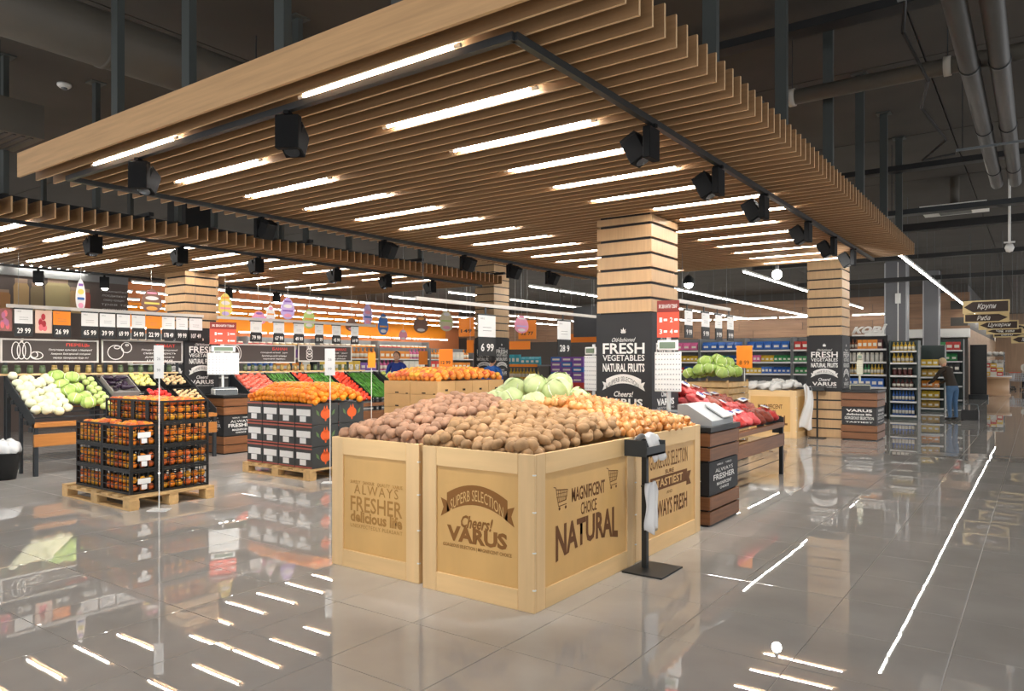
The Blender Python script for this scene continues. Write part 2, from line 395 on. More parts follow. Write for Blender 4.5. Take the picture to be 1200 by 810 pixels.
# rows of batten lights under the concrete ceiling
bt = thing('batten_light', '', 'lamp', (0, 0, 3.6))
MB().box(-.03, .03, 0, 1.46, .025, .07).build('batten', white, bt)
MB().cyl((0, .03, .01), (0, 1.43, .01), .013, n=6, caps=False).build('tube', row_m, bt, True)
MB().cyl((0, .75, .07), (0, .75, 1.3), .004, n=4).build('suspension_wire', greym, bt)
first = True
rows = [(-2.12, 12.6, 26, 3.55, 'row running over the right-hand aisle'), (-5.45, 16.6, 9, 3.6, 'row behind the wooden far column'), (-8.3, 17, 11, 3.6, 'second row left of the far column'), (-11.2, 16.4, 12, 3.6, 'third row left of the far column'),
        (-14.07, 16.4, 12, 3.6, 'row just beyond the far canopy end'), (-16.5, 16.4, 12, 3.6, 'second row beyond the far canopy end'), (-18.9, 9.6, 16, 3.6, 'nearest row behind the far canopy'), (-21.5, 9.5, 16, 3.6, 'second row behind the far canopy'),
        (-24.1, 9.5, 16, 3.6, 'third row behind the far canopy'), (-27.3, 9.5, 16, 3.6, 'row nearest the orange wall')]
for x, y0, n, z, nm in rows:
    for k in range(n):
        o = bt if first else copy_tree(bt); first = False
        o.location = (x, y0 + 1.56*k, z); tag(o, 'slim white ceiling light, ' + nm, 'lamp', 'ceiling lights: ' + nm)
for k in range(6):
    o = copy_tree(bt); o.location = (-5.2 - 1.56*k, 34.9, 3.62); o.rotation_euler = (0, 0, R(90)); tag(o, 'slim white ceiling light along the wooden band of the back wall', 'lamp', 'ceiling lights along the back wall')

# services under the ceiling
def top(name, mb, mat, label, cat, smooth=False, group=None): return tag(mb.build(name, mat, None, smooth), label, cat, group)
d = thing('air_duct', 'thick round grey duct running above the left canopy', 'duct', (-6.4, 0, 4.27))
MB().cyl((0, -3, 0), (0, 12, 0), .227, n=28).build('duct_body', duct_m, d, True)
for y in (-.8, 1.1, 3, 4.9, 6.8, 8.7): MB().cyl((0, y, 0), (0, y+.04, 0), .236, n=28).build('duct_joint', duct_m, d, True)
for y in (1.5, 4.5, 7.6): MB().cyl((0, y, .2), (0, y, .58), .008, n=6).build('hanger_rod', darkm, d)
for X, nm in ((-.454, 'left'), (-.25, 'right')):
    p = thing('ceiling_pipe', 'thick grey pipe running away under the ceiling, %s of the pair' % nm, 'pipe', (X, 0, 3.95))
    MB().cyl((0, 2.2, 0), (0, 11.8, 0), .072, n=18).build('pipe_body', pipe_m, p, True)
    for y in (5.0, 6.96, 8.93, 10.9): MB().cyl((0, y, 0), (0, y+.045, 0), .079, n=18).build('pipe_clip', darkm, p, True)
for y in (5.22, 9.31):
    b = thing('pipe_bracket', 'pale perforated bracket carrying the two pipes, %s one' % ('nearer' if y < 9 else 'farther'), 'bracket', (-.35, y, 3.847))
    MB().box(-.38, .32, -.015, .015, 0, .023).build('channel', greym, b)
    for s in (-.32, .27): MB().cyl((s, 0, .023), (s, 0, .995), .005, n=6).build('threaded_rod', darkm, b)
p = thing('drain_pipe', 'horizontal grey pipe with pale collars crossing above the right canopy edge', 'pipe', (-1.97, 7.37, 4.12))
MB().cyl((0, 0, 0), (6, 0, 0), .071, n=18).build('pipe_body', duct_m, p, True)
for x in (0, 1.3, 2.68): MB().cyl((x, 0, 0), (x+.058, 0, 0), .084, n=18).build('collar', M('collar_pale', 'b9b4a8', .6), p, True)
for x in (.03, 1.33): MB().cyl((x, 0, .07), (x, 0, .725), .005, n=5).build('hanger_rod', darkm, p)
for (y, z, x0, hh, lab) in ((7.04, 4.58, -4.5, .075, 'nearest black cable tray crossing under the ceiling'), (11.9, 4.31, -3, .075, 'second black cable tray, beyond the drain pipe'), (12.35, 3.75, -2.6, .075, 'low grey cable tray beyond the pair of pipes'), (16.5, 4.16, -6, .136, 'black tray behind the white air diffuser'), (19.1, 3.93, -6, .09, 'far black cable tray above the hanging arrow signs'), (23.5, 3.86, -6, .12, 'farthest black cable tray down the aisle')):
    c = thing('cable_tray', lab, 'cable tray', (x0, y, z)); L = 6 - x0
    MB().box(0, L, -.09, .09, 0, .01).build('tray_bottom', black, c)
    for s in (-.09, .09): MB().box(0, L, s-.005, s+.005, 0, hh).build('tray_side', darkm if z == 3.75 else black, c)
    for x in (.8, L*.5, L-1.2): MB().cyl((x, 0, 0), (x, 0, 4.845-z), .006, n=5).build('hanger_rod', darkm, c)
c = MB(); c.path([(-.8, 5.45, 4.83), (-.76, 5.98, 4.62), (-.87, 6.51, 4.16), (-.77, 7.2, 3.97), (-.95, 8.33, 4.09), (-.8, 9.08, 3.93), (-1.06, 9.39, 3.82), (-.74, 9.39, 3.845)], .014, 6)
top('hanging_cable', c, black, 'loose black cable sagging beside the pair of pipes', 'cable')
a = thing('air_diffuser', 'flat white air diffuser under the ceiling beyond the canopy', 'vent', (-1.21, 15.14, 4.24))
MB().box(-.5, .5, -.42, .42, 0, .06).build('frame', white, a); MB().box(-.25, .25, -.34, .34, -.005, 0).build('grille', M('grille_grey', '9a968c', .6), a)
for k in range(7): MB().box(-.24, .24, -.31+.1*k, -.28+.1*k, -.011, -.005).build('louvre', greym, a)
MB().cyl((0, 0, .06), (0, 0, .61), .076, n=12).build('neck', duct_m, a, True)
a = thing('smoke_detector', 'small white smoke detector under the concrete ceiling', 'detector', (-9.35, 3.96, 4.84))
MB().lathe([(.0, -.045), (.053, -.045), (.076, -.023), (.076, 0), (0, 0)], 16).build('sensor_body', white, a, True); MB().lathe([(0, -.064), (.03, -.064), (.034, -.045), (0, -.045)], 12).build('sensor_cage', greym, a)
a = thing('hanging_sensor', 'white rod with a round white device hanging over the aisle', 'sensor', (-.38, 14.27, 3.4))
MB().cyl((0, 0, .076), (0, 0, 1.445), .019, n=8).build('rod', white, a); MB().lathe([(0, -.076), (.045, -.06), (.068, 0), (.045, .06), (0, .076)], 14).build('device', white, a, True); MB().box(-.076, .076, -.015, .015, .076, .1).build('bracket', white, a)
a = thing('ceiling_unit', 'grey box unit with grille hanging above the far left canopy', 'air unit', (-8.6, 3.03, 3.82))
MB().box(-.38, .38, -.265, .265, 0, .34).build('casing', duct_m, a)
for k in range(6): MB().box(-.34, .34, -.23+.076*k, -.2+.076*k, -.01, 0).build('louvre', darkm, a)
MB().cyl((0, 0, .34), (0, 0, 1.025), .009, n=6).build('hanger_rod', darkm, a)
def dome_lamp(x, y, z, label, e):
    a = thing('dome_lamp', label, 'lamp', (x, y, z))
    MB().lathe([(.05, .2), (.09, .16), (.15, .05), (.16, 0), (.14, 0), (.04, .14)], 18).build('reflector', darkm, a, True)
    MB().lathe([(0, -.1), (.06, -.085), (.1, -.03), (.09, .03), (.03, .1)], 16).build('bulb', lens_m if e else cap_m, a, True); MB().cyl((0, 0, .2), (0, 0, 4.845-z), .008, n=5).build('flex', black, a)
a = thing('globe_lamp', 'glaring round lamp hanging left of the far wooden column', 'lamp', (-3.33, 11.76, 2.93))
ball(.075, .075, .075, 18, 12).build('globe', lens_m, a, True); MB().cyl((0, 0, .068), (0, 0, .14), .03, n=12).build('socket', darkm, a); MB().cyl((0, 0, .14), (0, 0, .215), .006, n=5).build('flex', black, a)
dome_lamp(-6.7, 16.48, 3.4, 'small lit dome lamp just right of the near column', 1)

# ------------------------------------------------------------------ columns with planks and chalk-style panels
leaf_poly = []
def crown(s):
    P = []
    for a, l in ((0, 1), (32, .85), (-32, .85), (62, .6), (-62, .6)):
        c, q = cos(R(90-a)), sin(R(90-a)); n = (-q, c)
        P.append([(0, 0), (c*l*.5+n[0]*.16, q*l*.5+n[1]*.16), (c*l, q*l), (c*l*.5-n[0]*.16, q*l*.5-n[1]*.16)])
    return flat([[(x*s, y*s) for x, y in p] for p in P])
def sr(x, y): return x, y + 1.55*(1-(2*x)**2) - .78
def fresh_panel(panel, cx, w, ztop, face, off, small=False):
    """chalk lettering of the black panel; (cx, off) is where the face lies"""
    at = (lambda z: (cx, off, z)) if face == '-y' else (lambda z: (off, cx, z))
    s = w/.86
    print_mesh(panel, crown(.085*s), chalk, at(ztop-.30*s), face)
    text(panel, 'Old-fashioned', at(ztop-.39*s), .36*s, .06*s, chalk, face, slant=.4)
    text(panel, 'FRESH', at(ztop-.515*s), .66*s, .155*s, chalk, face, bold=.02)
    text(panel, 'VEGETABLES', at(ztop-.65*s), .66*s, .085*s, chalk, face, bold=.01)
    text(panel, 'NATURAL FRUITS', at(ztop-.79*s), .66*s, .12*s, chalk, face, bold=.03)
    print_mesh(panel, ribbon_mb(.66*s, .13*s, .16), chalk, at(ztop-1.0*s), face, 'ribbon')
    off2 = off - .0015 if face == '-y' else off + .0015
    at2 = (lambda z: (cx, off2, z)) if face == '-y' else (lambda z: (off2, cx, z))
    text(panel, 'SUPERB SELECTION', at2(ztop-1.0*s), .48*s, .065*s, blackboard, face, warp=sr)
    text(panel, 'Cheers!', at(ztop-1.165*s), .3*s, .08*s, chalk, face, slant=.25, bold=.02)
    text(panel, 'VARUS', at(ztop-1.28*s), .6*s, .1*s, chalk, face, bold=.03)
    text(panel, 'GORGEOUS SELECTION | MAGNIFICENT CHOICE', at(ztop-1.37*s), .6*s, .035*s, chalk, face)
def column(name, label, x1, y0, wx, wy, ztop_panel, zbot_panel, pitch, ztop=CZ):
    t = thing(name, label, 'column', (x1-wx/2, y0+wy/2, 0)); hx, hy = wx/2, wy/2
    MB().box(-hx+.03, hx-.03, -hy+.03, hy-.03, 0, 4.84).build('core', black, t)
    g = .03
    pa = MB().box(-hx, hx, 0, .03, 0, pitch-g).mesh('plank', plank_m); pb = MB().box(0, .03, -hy+.031, hy-.031, 0, pitch-g).mesh('plank', plank_m)
    z = ztop_panel
    zs = []
    while z + .05 < ztop: zs.append(z); z += pitch
    z = zbot_panel - pitch
    while z > -.02: zs.append(max(z, .004)); z -= pitch
    for z in zs:
        hh = min(pitch-g, ztop-z-.002)
        A, B = (pa, pb) if hh > pitch-g-.001 else (MB().box(-hx, hx, 0, .03, 0, hh).mesh('plank', plank_m), MB().box(0, .03, -hy+.031, hy-.031, 0, hh).mesh('plank', plank_m))
        link('plank', A, t, (0, -hy, z)); link('plank', A, t, (0, hy-.03, z)); link('plank', B, t, (-hx, 0, z)); link('plank', B, t, (hx-.03, 0, z))
    p = MB().box(-hx-.006, hx+.006, -hy-.006, hy+.006, zbot_panel, ztop_panel-.02).build('sign_panel', blackboard, t)
    fresh_panel(p, 0, wx, ztop_panel, '-y', -hy-.0085); fresh_panel(p, 0, min(wy, wx), ztop_panel, '+x', hx+.0085)
    return t
column('timber_column', 'oak-planked column with black chalk-style panel behind the onion heap', -3.36, 7.24, .66, .7, 2.1, .95, .161)
column('timber_column', 'narrow oak-planked column with black panel beside the far wooden crate', -3.27, 16.15, .68, .74, 2.12, .98, .195, 4.84)
column('timber_column', 'oak-planked column with black panel behind the left weighing scale', -12.02, 7.03, .65, .64, 2.16, 1.0, .151)
column('timber_column', 'distant oak-planked column at the far end of the left canopy', -12.1, 16.02, .66, .7, 2.25, 1.0, .2, 4.84)
for x0, x1, y, nm in ((-3.83, -3.25, 25, 'nearer'), (-3.36, -2.88, 30, 'farther')):
    t = thing('grey_column', 'plain grey square column above the aisle shelves, %s one' % nm, 'column', ((x0+x1)/2, y+.3, 0)); hw = (x1-x0)/2
    MB().box(-hw, hw, -.3, .3, 0, 4.84).build('shaft', M('column_grey', '6f7074', .6), t)
    for s in (-1, 1): MB().box(s*hw-.02, s*hw+.02, -.32, -.28, 0, 4.6).build('corner_strip', M('strip_pale', 'a9aaad', .5), t)
    if y == 25: MB().box(.0, .14, -.4, -.3, 3.35, 3.65).build('junction_box', white, t); MB().cyl((.07, -.34, 1.8), (.07, -.34, 4.6), .015, n=6).build('conduit', white, t)

# ------------------------------------------------------------------ produce meshes and heaps
def hexpts(x0, x1, y0, y1, s, jit=.18, rnd=random):
    P = []; r = 0; y = y0 + s*.4
    while y < y1 - s*.3:
        x = x0 + s*.45 + (s*.5 if r % 2 else 0)
        while x < x1 - s*.4:
            P.append((x + rnd.uniform(-jit, jit)*s, y + rnd.uniform(-jit, jit)*s)); x += s
        y += s*.866; r += 1
    return P
def camd(p): return math.hypot(p[0], p[1])
def heap(name, label, cat, group, protos, pts, zf, mats, smin=.9, smax=1.1, under=0., limit=300, stuff_label=None, tilt=.5, upright=False, parts=None, zoff=0., zjit=.008):
    """protos: list of MB; one object per point, nearest first; what is past the limit, and the hidden layer, is one object of kind stuff"""
    rnd = random.Random(len(pts)*13 + len(name)); mes = [(p, p.mesh(name, m, True)) for p in protos for m in mats]
    pts = sorted(pts, key=camd); st = MB()
    for k, (x, y) in enumerate(pts):
        z = zf(x, y) + zoff + rnd.uniform(0, zjit)
        if z is None: continue
        p, me = rnd.choice(mes); s = rnd.uniform(smin, smax)
        rot = (rnd.uniform(-tilt, tilt), rnd.uniform(-tilt, tilt), rnd.uniform(0, 6.28))
        if k < limit:
            o = link(name, me, None, (x, y, z), rot); o.scale = (s, s, s); tag(o, label, cat, group)
            if parts: parts(o)
        else:
            i = len(st.v); st.add(p.v, p.f); st.tf(Matrix.LocRotScale(Vector((x, y, z)), Matrix.Rotation(rot[2], 3, 'Z').to_quaternion(), Vector((s, s, s))), i)
        if under:
            i = len(st.v); st.add(p.v, p.f)
            st.tf(Matrix.LocRotScale(Vector((x+under*.5, y+under*.3, z-under)), Matrix.Rotation(rot[2]+1, 3, 'Z').to_quaternion(), Vector((s, s, s))), i)
    if st.v:
        o = st.build(name + '_pile', mats[0], None, True); tag(o, stuff_label or label.replace('among', 'deep among'), cat, None, 'stuff')

# ------------------------------------------------------------------ wooden crates of the island
def crate(label, x0, x1, y0, y1, H=.98, inset=.13, stile=.125, mats=None):
    t = thing('wooden_crate', label, 'crate', ((x0+x1)/2, (y0+y1)/2, 0)); hx, hy = (x1-x0)/2, (y1-y0)/2; th = .022
    out = {}
    def side(face):
        mb_w = hx if face in '-y+y' else hy
        w = mb_w
        def place(mb):
            if face == '-y': return mb.tf(Matrix.Translation((0, -hy, 0)))
            if face == '+y': return mb.tf(Matrix.Translation((0, hy, 0)) @ Matrix.Rotation(pi, 4, 'Z'))
            if face == '+x': return mb.tf(Matrix.Translation((hx, 0, 0)) @ Matrix.Rotation(pi/2, 4, 'Z'))
            return mb.tf(Matrix.Translation((-hx, 0, 0)) @ Matrix.Rotation(-pi/2, 4, 'Z'))
        e = 0 if face in '-y+y' else th + .001
        for s in (-1, 1):
            a, b = (-w+e, -w+stile) if s < 0 else (w-stile, w-e)
            place(MB().cbox(a, b, 0, th, 0, H, .003)).build('stile', birch, t)
        place(MB().cbox(-w+stile+.0005, w-stile-.0005, 0, th, 0, inset, .003)).build('rail', birch_h, t)
        place(MB().cbox(-w+stile+.0005, w-stile-.0005, 0, th, H-inset, H, .003)).build('rail', birch_h, t)
        out[face] = place(MB().box(-w+stile-.01, w-stile+.01, .011, .02, inset-.01, H-inset+.01)).build('panel', birch_p, t)
    for f in ('-y', '+x', '-x', '+y'): side(f)
    MB().box(-hx+.03, hx-.03, -hy+.03, hy-.03, .05, .07).build('bottom_board', birch_p, t)
    for z in (.14, .37, .62, .85): MB().box(hx-.012, hx+.006, -hy-.006, -hy+.012, z, z+.008).build('corner_clip', white, t)
    return t, out, hx, hy
def crate_print(panel, hx, hy, face):
    return (lambda x, z: (x, -hy+.0095, z)) if face == '-y' else (lambda x, z: (hx-.0095, x, z))
def cart(s):
    S = []
    def st(a, b, w=.035):
        dx, dy = b[0]-a[0], b[1]-a[1]; l = math.hypot(dx, dy); nx, ny = -dy/l*w/2, dx/l*w/2
        S.append([(a[0]-nx, a[1]-ny), (b[0]-nx, b[1]-ny), (b[0]+nx, b[1]+ny), (a[0]+nx, a[1]+ny)])
    st((-.6, .55), (-.42, .5)); st((-.42, .5), (-.22, -.28)); st((-.4, .42), (.5, .32)); st((.5, .32), (.35, -.08)); st((.35, -.08), (-.28, -.12)); st((-.22, -.28), (.4, -.25))
    for k in range(5): st((-.25+.15*k, .4-.015*k), (-.17+.12*k, -.1), .03)
    for k in (.25, .1): st((-.38, k), (.45, k-.03), .02)
    for cx in (-.15, .33): S.append([(cx+.07*cos(a*pi/5), -.38+.07*sin(a*pi/5)) for a in range(10)])
    return flat([[(x*s, y*s) for x, y in p] for p in S])
def natw(x, y): return x, .5 - (.5-y)*(1 - .22*(1-(2*x)**2)*(1 if x < 2 else 0))

t, P, hx, hy = crate('birch crate printed ALWAYS FRESHER, heaped with pinkish potatoes', -4.43, -3.52, 3.79, 5.16)
p = P['-y']; at = crate_print(p, hx, hy, '-y')
text(p, 'SURELY   SAVOUR   QUALITY   VARUS', at(.015, .65), .54, .03, burn_l, slant=.1)
text(p, 'ALWAYS', at(.015, .6), .46, .07, burn_l, track=1.25)
text(p, 'FRESHER', at(.015, .49), .54, .115, burn_l, bold=.012)
text(p, 'delicious life', at(.015, .395), .54, .085, burn_l, bold=.035)
text(p, 'UNEXPECTEDLY PLEASANT', at(.015, .325), .54, .028, burn_l, track=1.2)
t, P, hx, hy = crate('corner birch crate printed VARUS and NATURAL, heaped with brown potatoes', -3.45, -2.52, 3.75, 5.13)
p = P['-y']; at = crate_print(p, hx, hy, '-y')
print_mesh(p, ribbon_mb(.6, .13, .17), burn, at(0, .63), '-y', 'ribbon')
def sr2(x, y): return x, y + 1.2*(1-(2*x)**2) - .6
o = text(p, 'SUPERB SELECTION', (0, -hy+.008, .635), .44, .072, M('print_gap', 'dcb271', .5), warp=sr2)
text(p, 'Cheers!', at(0, .5), .26, .085, burn, slant=.25, bold=.03)
text(p, 'VARUS', at(0, .41), .5, .105, burn, bold=.045)
text(p, 'GORGEOUS SELECTION | MAGNIFICENT CHOICE', at(0, .325), .57, .03, burn, bold=.01)
p = P['+x']; at = crate_print(p, hx, hy, '+x')
text(p, 'MAGNIFICENT', at(0, .665), .46, .095, burn_d, '+x', bold=.02)
text(p, 'CHOICE', at(0, .555), .22, .085, burn_d, '+x', bold=.01)
print_mesh(p, cart(.16), burn_d, at(-.36, .66), '+x', 'cart_icon'); o = print_mesh(p, cart(.16), burn_d, at(.35, .7), '+x', 'cart_icon')
text(p, 'NATURAL', at(0, .375), .86, .24, burn_d, '+x', bold=.034, warp=natw)
t, P, hx, hy = crate('rear birch crate printed TASTIEST, heaped with golden onions', -3.45, -2.53, 5.16, 6.5)
p = P['+x']; at = crate_print(p, hx, hy, '+x')
text(p, 'GORGEOUS SELECTION', at(.0, .74), .78, .13, burn_d, '+x', bold=.0)
text(p, 'SURE', at(0, .635), .18, .035, burn_d, '+x', bold=.03)
rb = MB(); rb.add([(-.38, -.055, 0), (.38, -.055, 0), (.38, .055, 0), (-.38, .055, 0)], [(0, 1, 2, 3)])
for s in (-1, 1): rb.add([(s*.36, -.09, 0), (s*.47, -.09, 0), (s*.43, -.03, 0), (s*.47, .03, 0), (s*.385, .03, 0)], [(0, 1, 2, 3, 4)])
print_mesh(p, rb, burn_d, at(0, .555), '+x', 'ribbon')
text(p, 'TASTIEST', (hx-.008, 0, .555), .56, .07, M('print_gap'), '+x', bold=.02)
text(p, 'AND', at(0, .46), .12, .025, burn_d, '+x')
text(p, 'ALWAYS FRESH', at(0, .34), .76, .14, burn_d, '+x', bold=.02)
crate('birch crate at the back of the island, heaped with pale cabbages', -4.43, -3.5, 5.17, 6.5)

pot_a = M('potato_pink', 'bb8f70', .75, var=.3, scale=25, bump=.3, perobj=.2)
pot_b = M('potato_brown', 'b58e62', .75, var=.3, scale=25, bump=.3, perobj=.2)
pot_m = [ball(.054, .041, .038, 12, 8, .22, s) for s in range(5)] + [ball(.045, .041, .038, 12, 8, .2, 9), ball(.062, .043, .04, 12, 8, .2, 12)]
def sm(t): t = max(0, min(1, t)); return t*t*(3-2*t)
def pz(x, y):
    e = min(1, max(0, (x+4.47)/.5))**.55 * min(1, max(0, (-2.47-x)/.5))**.55
    return .985 + ((.25 - .09*sm((x+3.75)/.5))*(min(1, max(0.02, (y-3.76)/.85))**.75) + .015*sin(9*x)) * e
rp = random.Random(5)
ptsA = [q for q in hexpts(-4.39, -3.42, 3.81, 4.95, .087, .2, rnd=rp) if q[0] < -3.47 + rp.uniform(-.06, .06)]
ptsB = [q for q in hexpts(-3.48, -2.55, 3.77, 5.05, .087, .2, rnd=rp) if q[0] > -3.47 + rp.uniform(-.06, .06)]
heap('potato', 'pinkish potato in the heap on the ALWAYS FRESHER crate', 'potato', 'potatoes heaped in the left crate', pot_m, ptsA, pz, [pot_a], under=.055, zjit=.03, limit=140, stuff_label='pinkish potatoes deep in the left crate')
heap('potato', 'brown potato in the heap on the corner NATURAL crate', 'potato', 'potatoes heaped in the corner crate', pot_m, ptsB, pz, [pot_b], under=.055, zjit=.03, limit=160, stuff_label='brown potatoes deep in the corner crate')
on = [MB().lathe([(.004, -.036), (.018, -.034), (.036, -.018), (.042, 0), (.036, .02), (.018, .033), (.008, .042), (.004, .058)], 10).tf(Matrix.Rotation(a, 4, 'X')) for a in (.3, 1.2, 2.2)]
on_m = [M('onion_gold', 'd99a55', .35, col2='b8702f', scale=14, stretch=(4, 4, .6), perobj=.2), M('onion_pale', 'e2b070', .35, col2='c58542', scale=14, stretch=(4, 4, .6), perobj=.15)]
def oz(x, y):
    return .98 + .24*(min(1, max(0, (x+3.5)/.2))**.5 * min(1, max(0, (-2.48-x)/.62))**.7) * min(1, max(0, (6.56-y)/1.0))**.6
heap('onion', 'golden onion in the heap on the TASTIEST crate', 'onion', 'onions heaped in the rear crate', on, hexpts(-3.45, -2.55, 5.0, 6.48, .079, rnd=rp), oz, on_m, under=.05, zjit=.02, stuff_label='golden onions deep in the rear crate')

# cabbages with wrapped leaves
def cabbage_me(col, col2, name, r=.125):
    body = ball(r, r, r*.86, 18, 12, .06, 3).mesh(name, M(name + '_leaf', col, .5, col2=col2, scale=3, stretch=(2, 2, .8), bump=.15, perobj=.08), True)
    lv = MB(); n = 9; m = 8
    vs = []; fs = []
    for j in range(m+1):
        for i in range(n+1):
            a = -1.1 + 2.2*i/n; b = -1.0 + 2.1*j/m
            k = r*(1.035 + .05*(abs(i/n-.5)*2)**4*(1+.5*sin(j*2)) + (.015 if j == m else 0)) + .004*cos(i*2.1)
            e = 1 - .25*(max(0, j/m-.6))
            vs.append((k*cos(b)*cos(a*e), k*cos(b)*sin(a*e), k*.87*sin(b)))
    for j in range(m):
        for i in range(n): q = j*(n+1)+i; fs.append((q, q+1, q+n+2, q+n+1))
    lv.add(vs, fs); leaf = lv.mesh('outer_leaf', MATS[name + '_leaf'], True)
    rib = MB(); rib.path([(r*1.05*cos(-.9), 0, r*.87*1.05*sin(-.9)), (r*1.07, 0, -.02), (r*1.06*cos(.5), 0, r*.92*sin(.5)), (r*1.05*cos(.95), 0, r*.9*sin(.95))], .006, 5)
    return body, leaf, rib.mesh('leaf_rib', M(name + '_rib', 'e8efcf', .5), True)
def cabbage(name, mes, label, cat, group, loc, s, rnd, parts=True):
    o = link(name, mes[0], None, loc, (rnd.uniform(-.6, .6), rnd.uniform(-.6, .6), rnd.uniform(0, 6.28))); o.scale = (s, s, s); tag(o, label, cat, group)
    if parts:
        for a in (0, 2.2, 4.3):
            l = link('outer_leaf', mes[1], o, (0, 0, 0), (0, 0, a)); link('leaf_rib', mes[2], l)
    return o
cab = cabbage_me('dfe8b4', 'b9cd86', 'cabbage'); rc = random.Random(2)
for x, y, z, s in [(-4.42, 5.7, 1.12, .85), (-4.4, 5.3, 1.05, .8), (-4.3, 5.42, 1.08, .85), (-4.12, 5.3, 1.02, .85), (-3.9, 5.28, 1.03, .9), (-3.68, 5.3, 1.02, .85), (-3.5, 5.42, 1.03, .8), (-4.2, 5.55, 1.15, .9), (-3.97, 5.5, 1.17, .95), (-3.72, 5.52, 1.15, .9), (-4.08, 5.75, 1.27, .9), (-3.84, 5.74, 1.3, .9), (-4.3, 5.85, 1.2, .85), (-3.62, 5.75, 1.26, 1.0), (-3.52, 5.98, 1.18, .85), (-3.75, 6.02, 1.32, .9), (-4.0, 6.05, 1.27, .9), (-3.42, 5.7, 1.12, .6), (-4.25, 6.2, 1.1, .85), (-3.65, 6.28, 1.04, .85)]:
    cabbage('cabbage', cab, 'large pale green cabbage heaped behind the potatoes', 'cabbage', 'cabbages on the island', (x, y, z+.03), s*1.05, rc)

# bag dispenser stand
t = thing('bag_stand', 'dark metal bag stand on a square foot beside the NATURAL crate', 'stand', (-2.4, 5.06, 0))
MB().cbox(-.1, .22, -.19, .19, 0, .012, .003).build('foot_plate', darkm, t); MB().box(-.02, .02, -.02, .02, .012, .88).build('pole', darkm, t)
tr = MB().box(-.09, .09, -.16, .16, .86, .875).box(-.09, -.08, -.16, .16, .86, .96).box(.08, .09, -.16, .16, .86, .93).box(-.09, .09, -.165, -.155, .86, .98).box(-.09, .09, .155, .165, .86, .96); tr.build('tray', darkm, t)
MB().box(-.01, .04, -.05, .05, .62, .635).build('hook', darkm, t)
def film(name, label, loc, f, nu=14, nv=18, mat=None, parent=None, cat='plastic bag'):
    mb = MB(); vs = [f(i/nu, j/nv) for j in range(nv+1) for i in range(nu+1)]
    mb.add(vs, [(j*(nu+1)+i, j*(nu+1)+i+1, (j+1)*(nu+1)+i+1, (j+1)*(nu+1)+i) for j in range(nv) for i in range(nu)])
    o = mb.build(name, mat or bagm, parent, True, loc); sol = o.modifiers.new('thick', 'SOLIDIFY'); sol.thickness = .002
    return tag(o, label, cat) if not parent else o
bagm = M('bag_film', 'e9e9e8', .25, alpha=.8)
def hang(u, v):
    a = (u-.5)*2; w = .075 + .035*sin(v*pi*.9) + .012*sin(v*9)
    return (.035*cos(a*1.5)*(.4+v) + .012*sin(7*a+4*v), a*w + .01*sin(5*v), -v*.36 + .02*sin(a*5)*v)
film('plastic_bag', 'crumpled white bag hanging from the bag stand hook', (-2.35, 5.04, .66), hang)
def roll(u, v):
    a = v*3.0
    return (-.07+.15*v + .01*sin(9*u), (u-.5)*.22+.06*v, .05*sin(a*1.1)+ .05 - .1*max(0, v-.55)*3 + .012*sin(u*9+v*5))
film('plastic_bag', 'white bags spilling from the tray of the bag stand', (-2.4, 5.1, .91), roll)

# ------------------------------------------------------------------ pallets
def pallet(label, x0, x1, y0, y1, hz=.144):
    t = thing('wooden_pallet', label, 'pallet', ((x0+x1)/2, (y0+y1)/2, 0)); hx, hy = (x1-x0)/2, (y1-y0)/2
    bl = MB().cbox(-.07, .07, -.055, .055, .02, .1, .003).mesh('block', pinew)
    for x in (-hx+.07, 0, hx-.07):
        for y in (-hy+.055, 0, hy-.055): link('block', bl, t, (x, y, 0))
    lo = MB().cbox(-hx, hx, -.05, .05, 0, .02, .002).mesh('bottom_board', pinew); st = MB().cbox(-hx, hx, -.05, .05, .1, .12, .002).mesh('stringer', pinew)
    for y in (-hy+.052, 0, hy-.052): link('bottom_board', lo, t, (0, y, 0)); link('stringer', st, t, (0, y, 0))
    tb = MB().cbox(-.065, .065, -hy, hy, .1205, hz, .002).mesh('deck_board', pinew)
    n = 7
    for k in range(n): link('deck_board', tb, t, (-hx+.066 + (2*hx-.132)*k/(n-1), 0, 0))
    return t
pallet('pine pallet under the black lattice crates of tangerines', -9.22, -7.68, 3.88, 4.85)
pallet('pine pallet under the dark printed cartons of oranges', -9.19, -7.72, 6.24, 7.24)

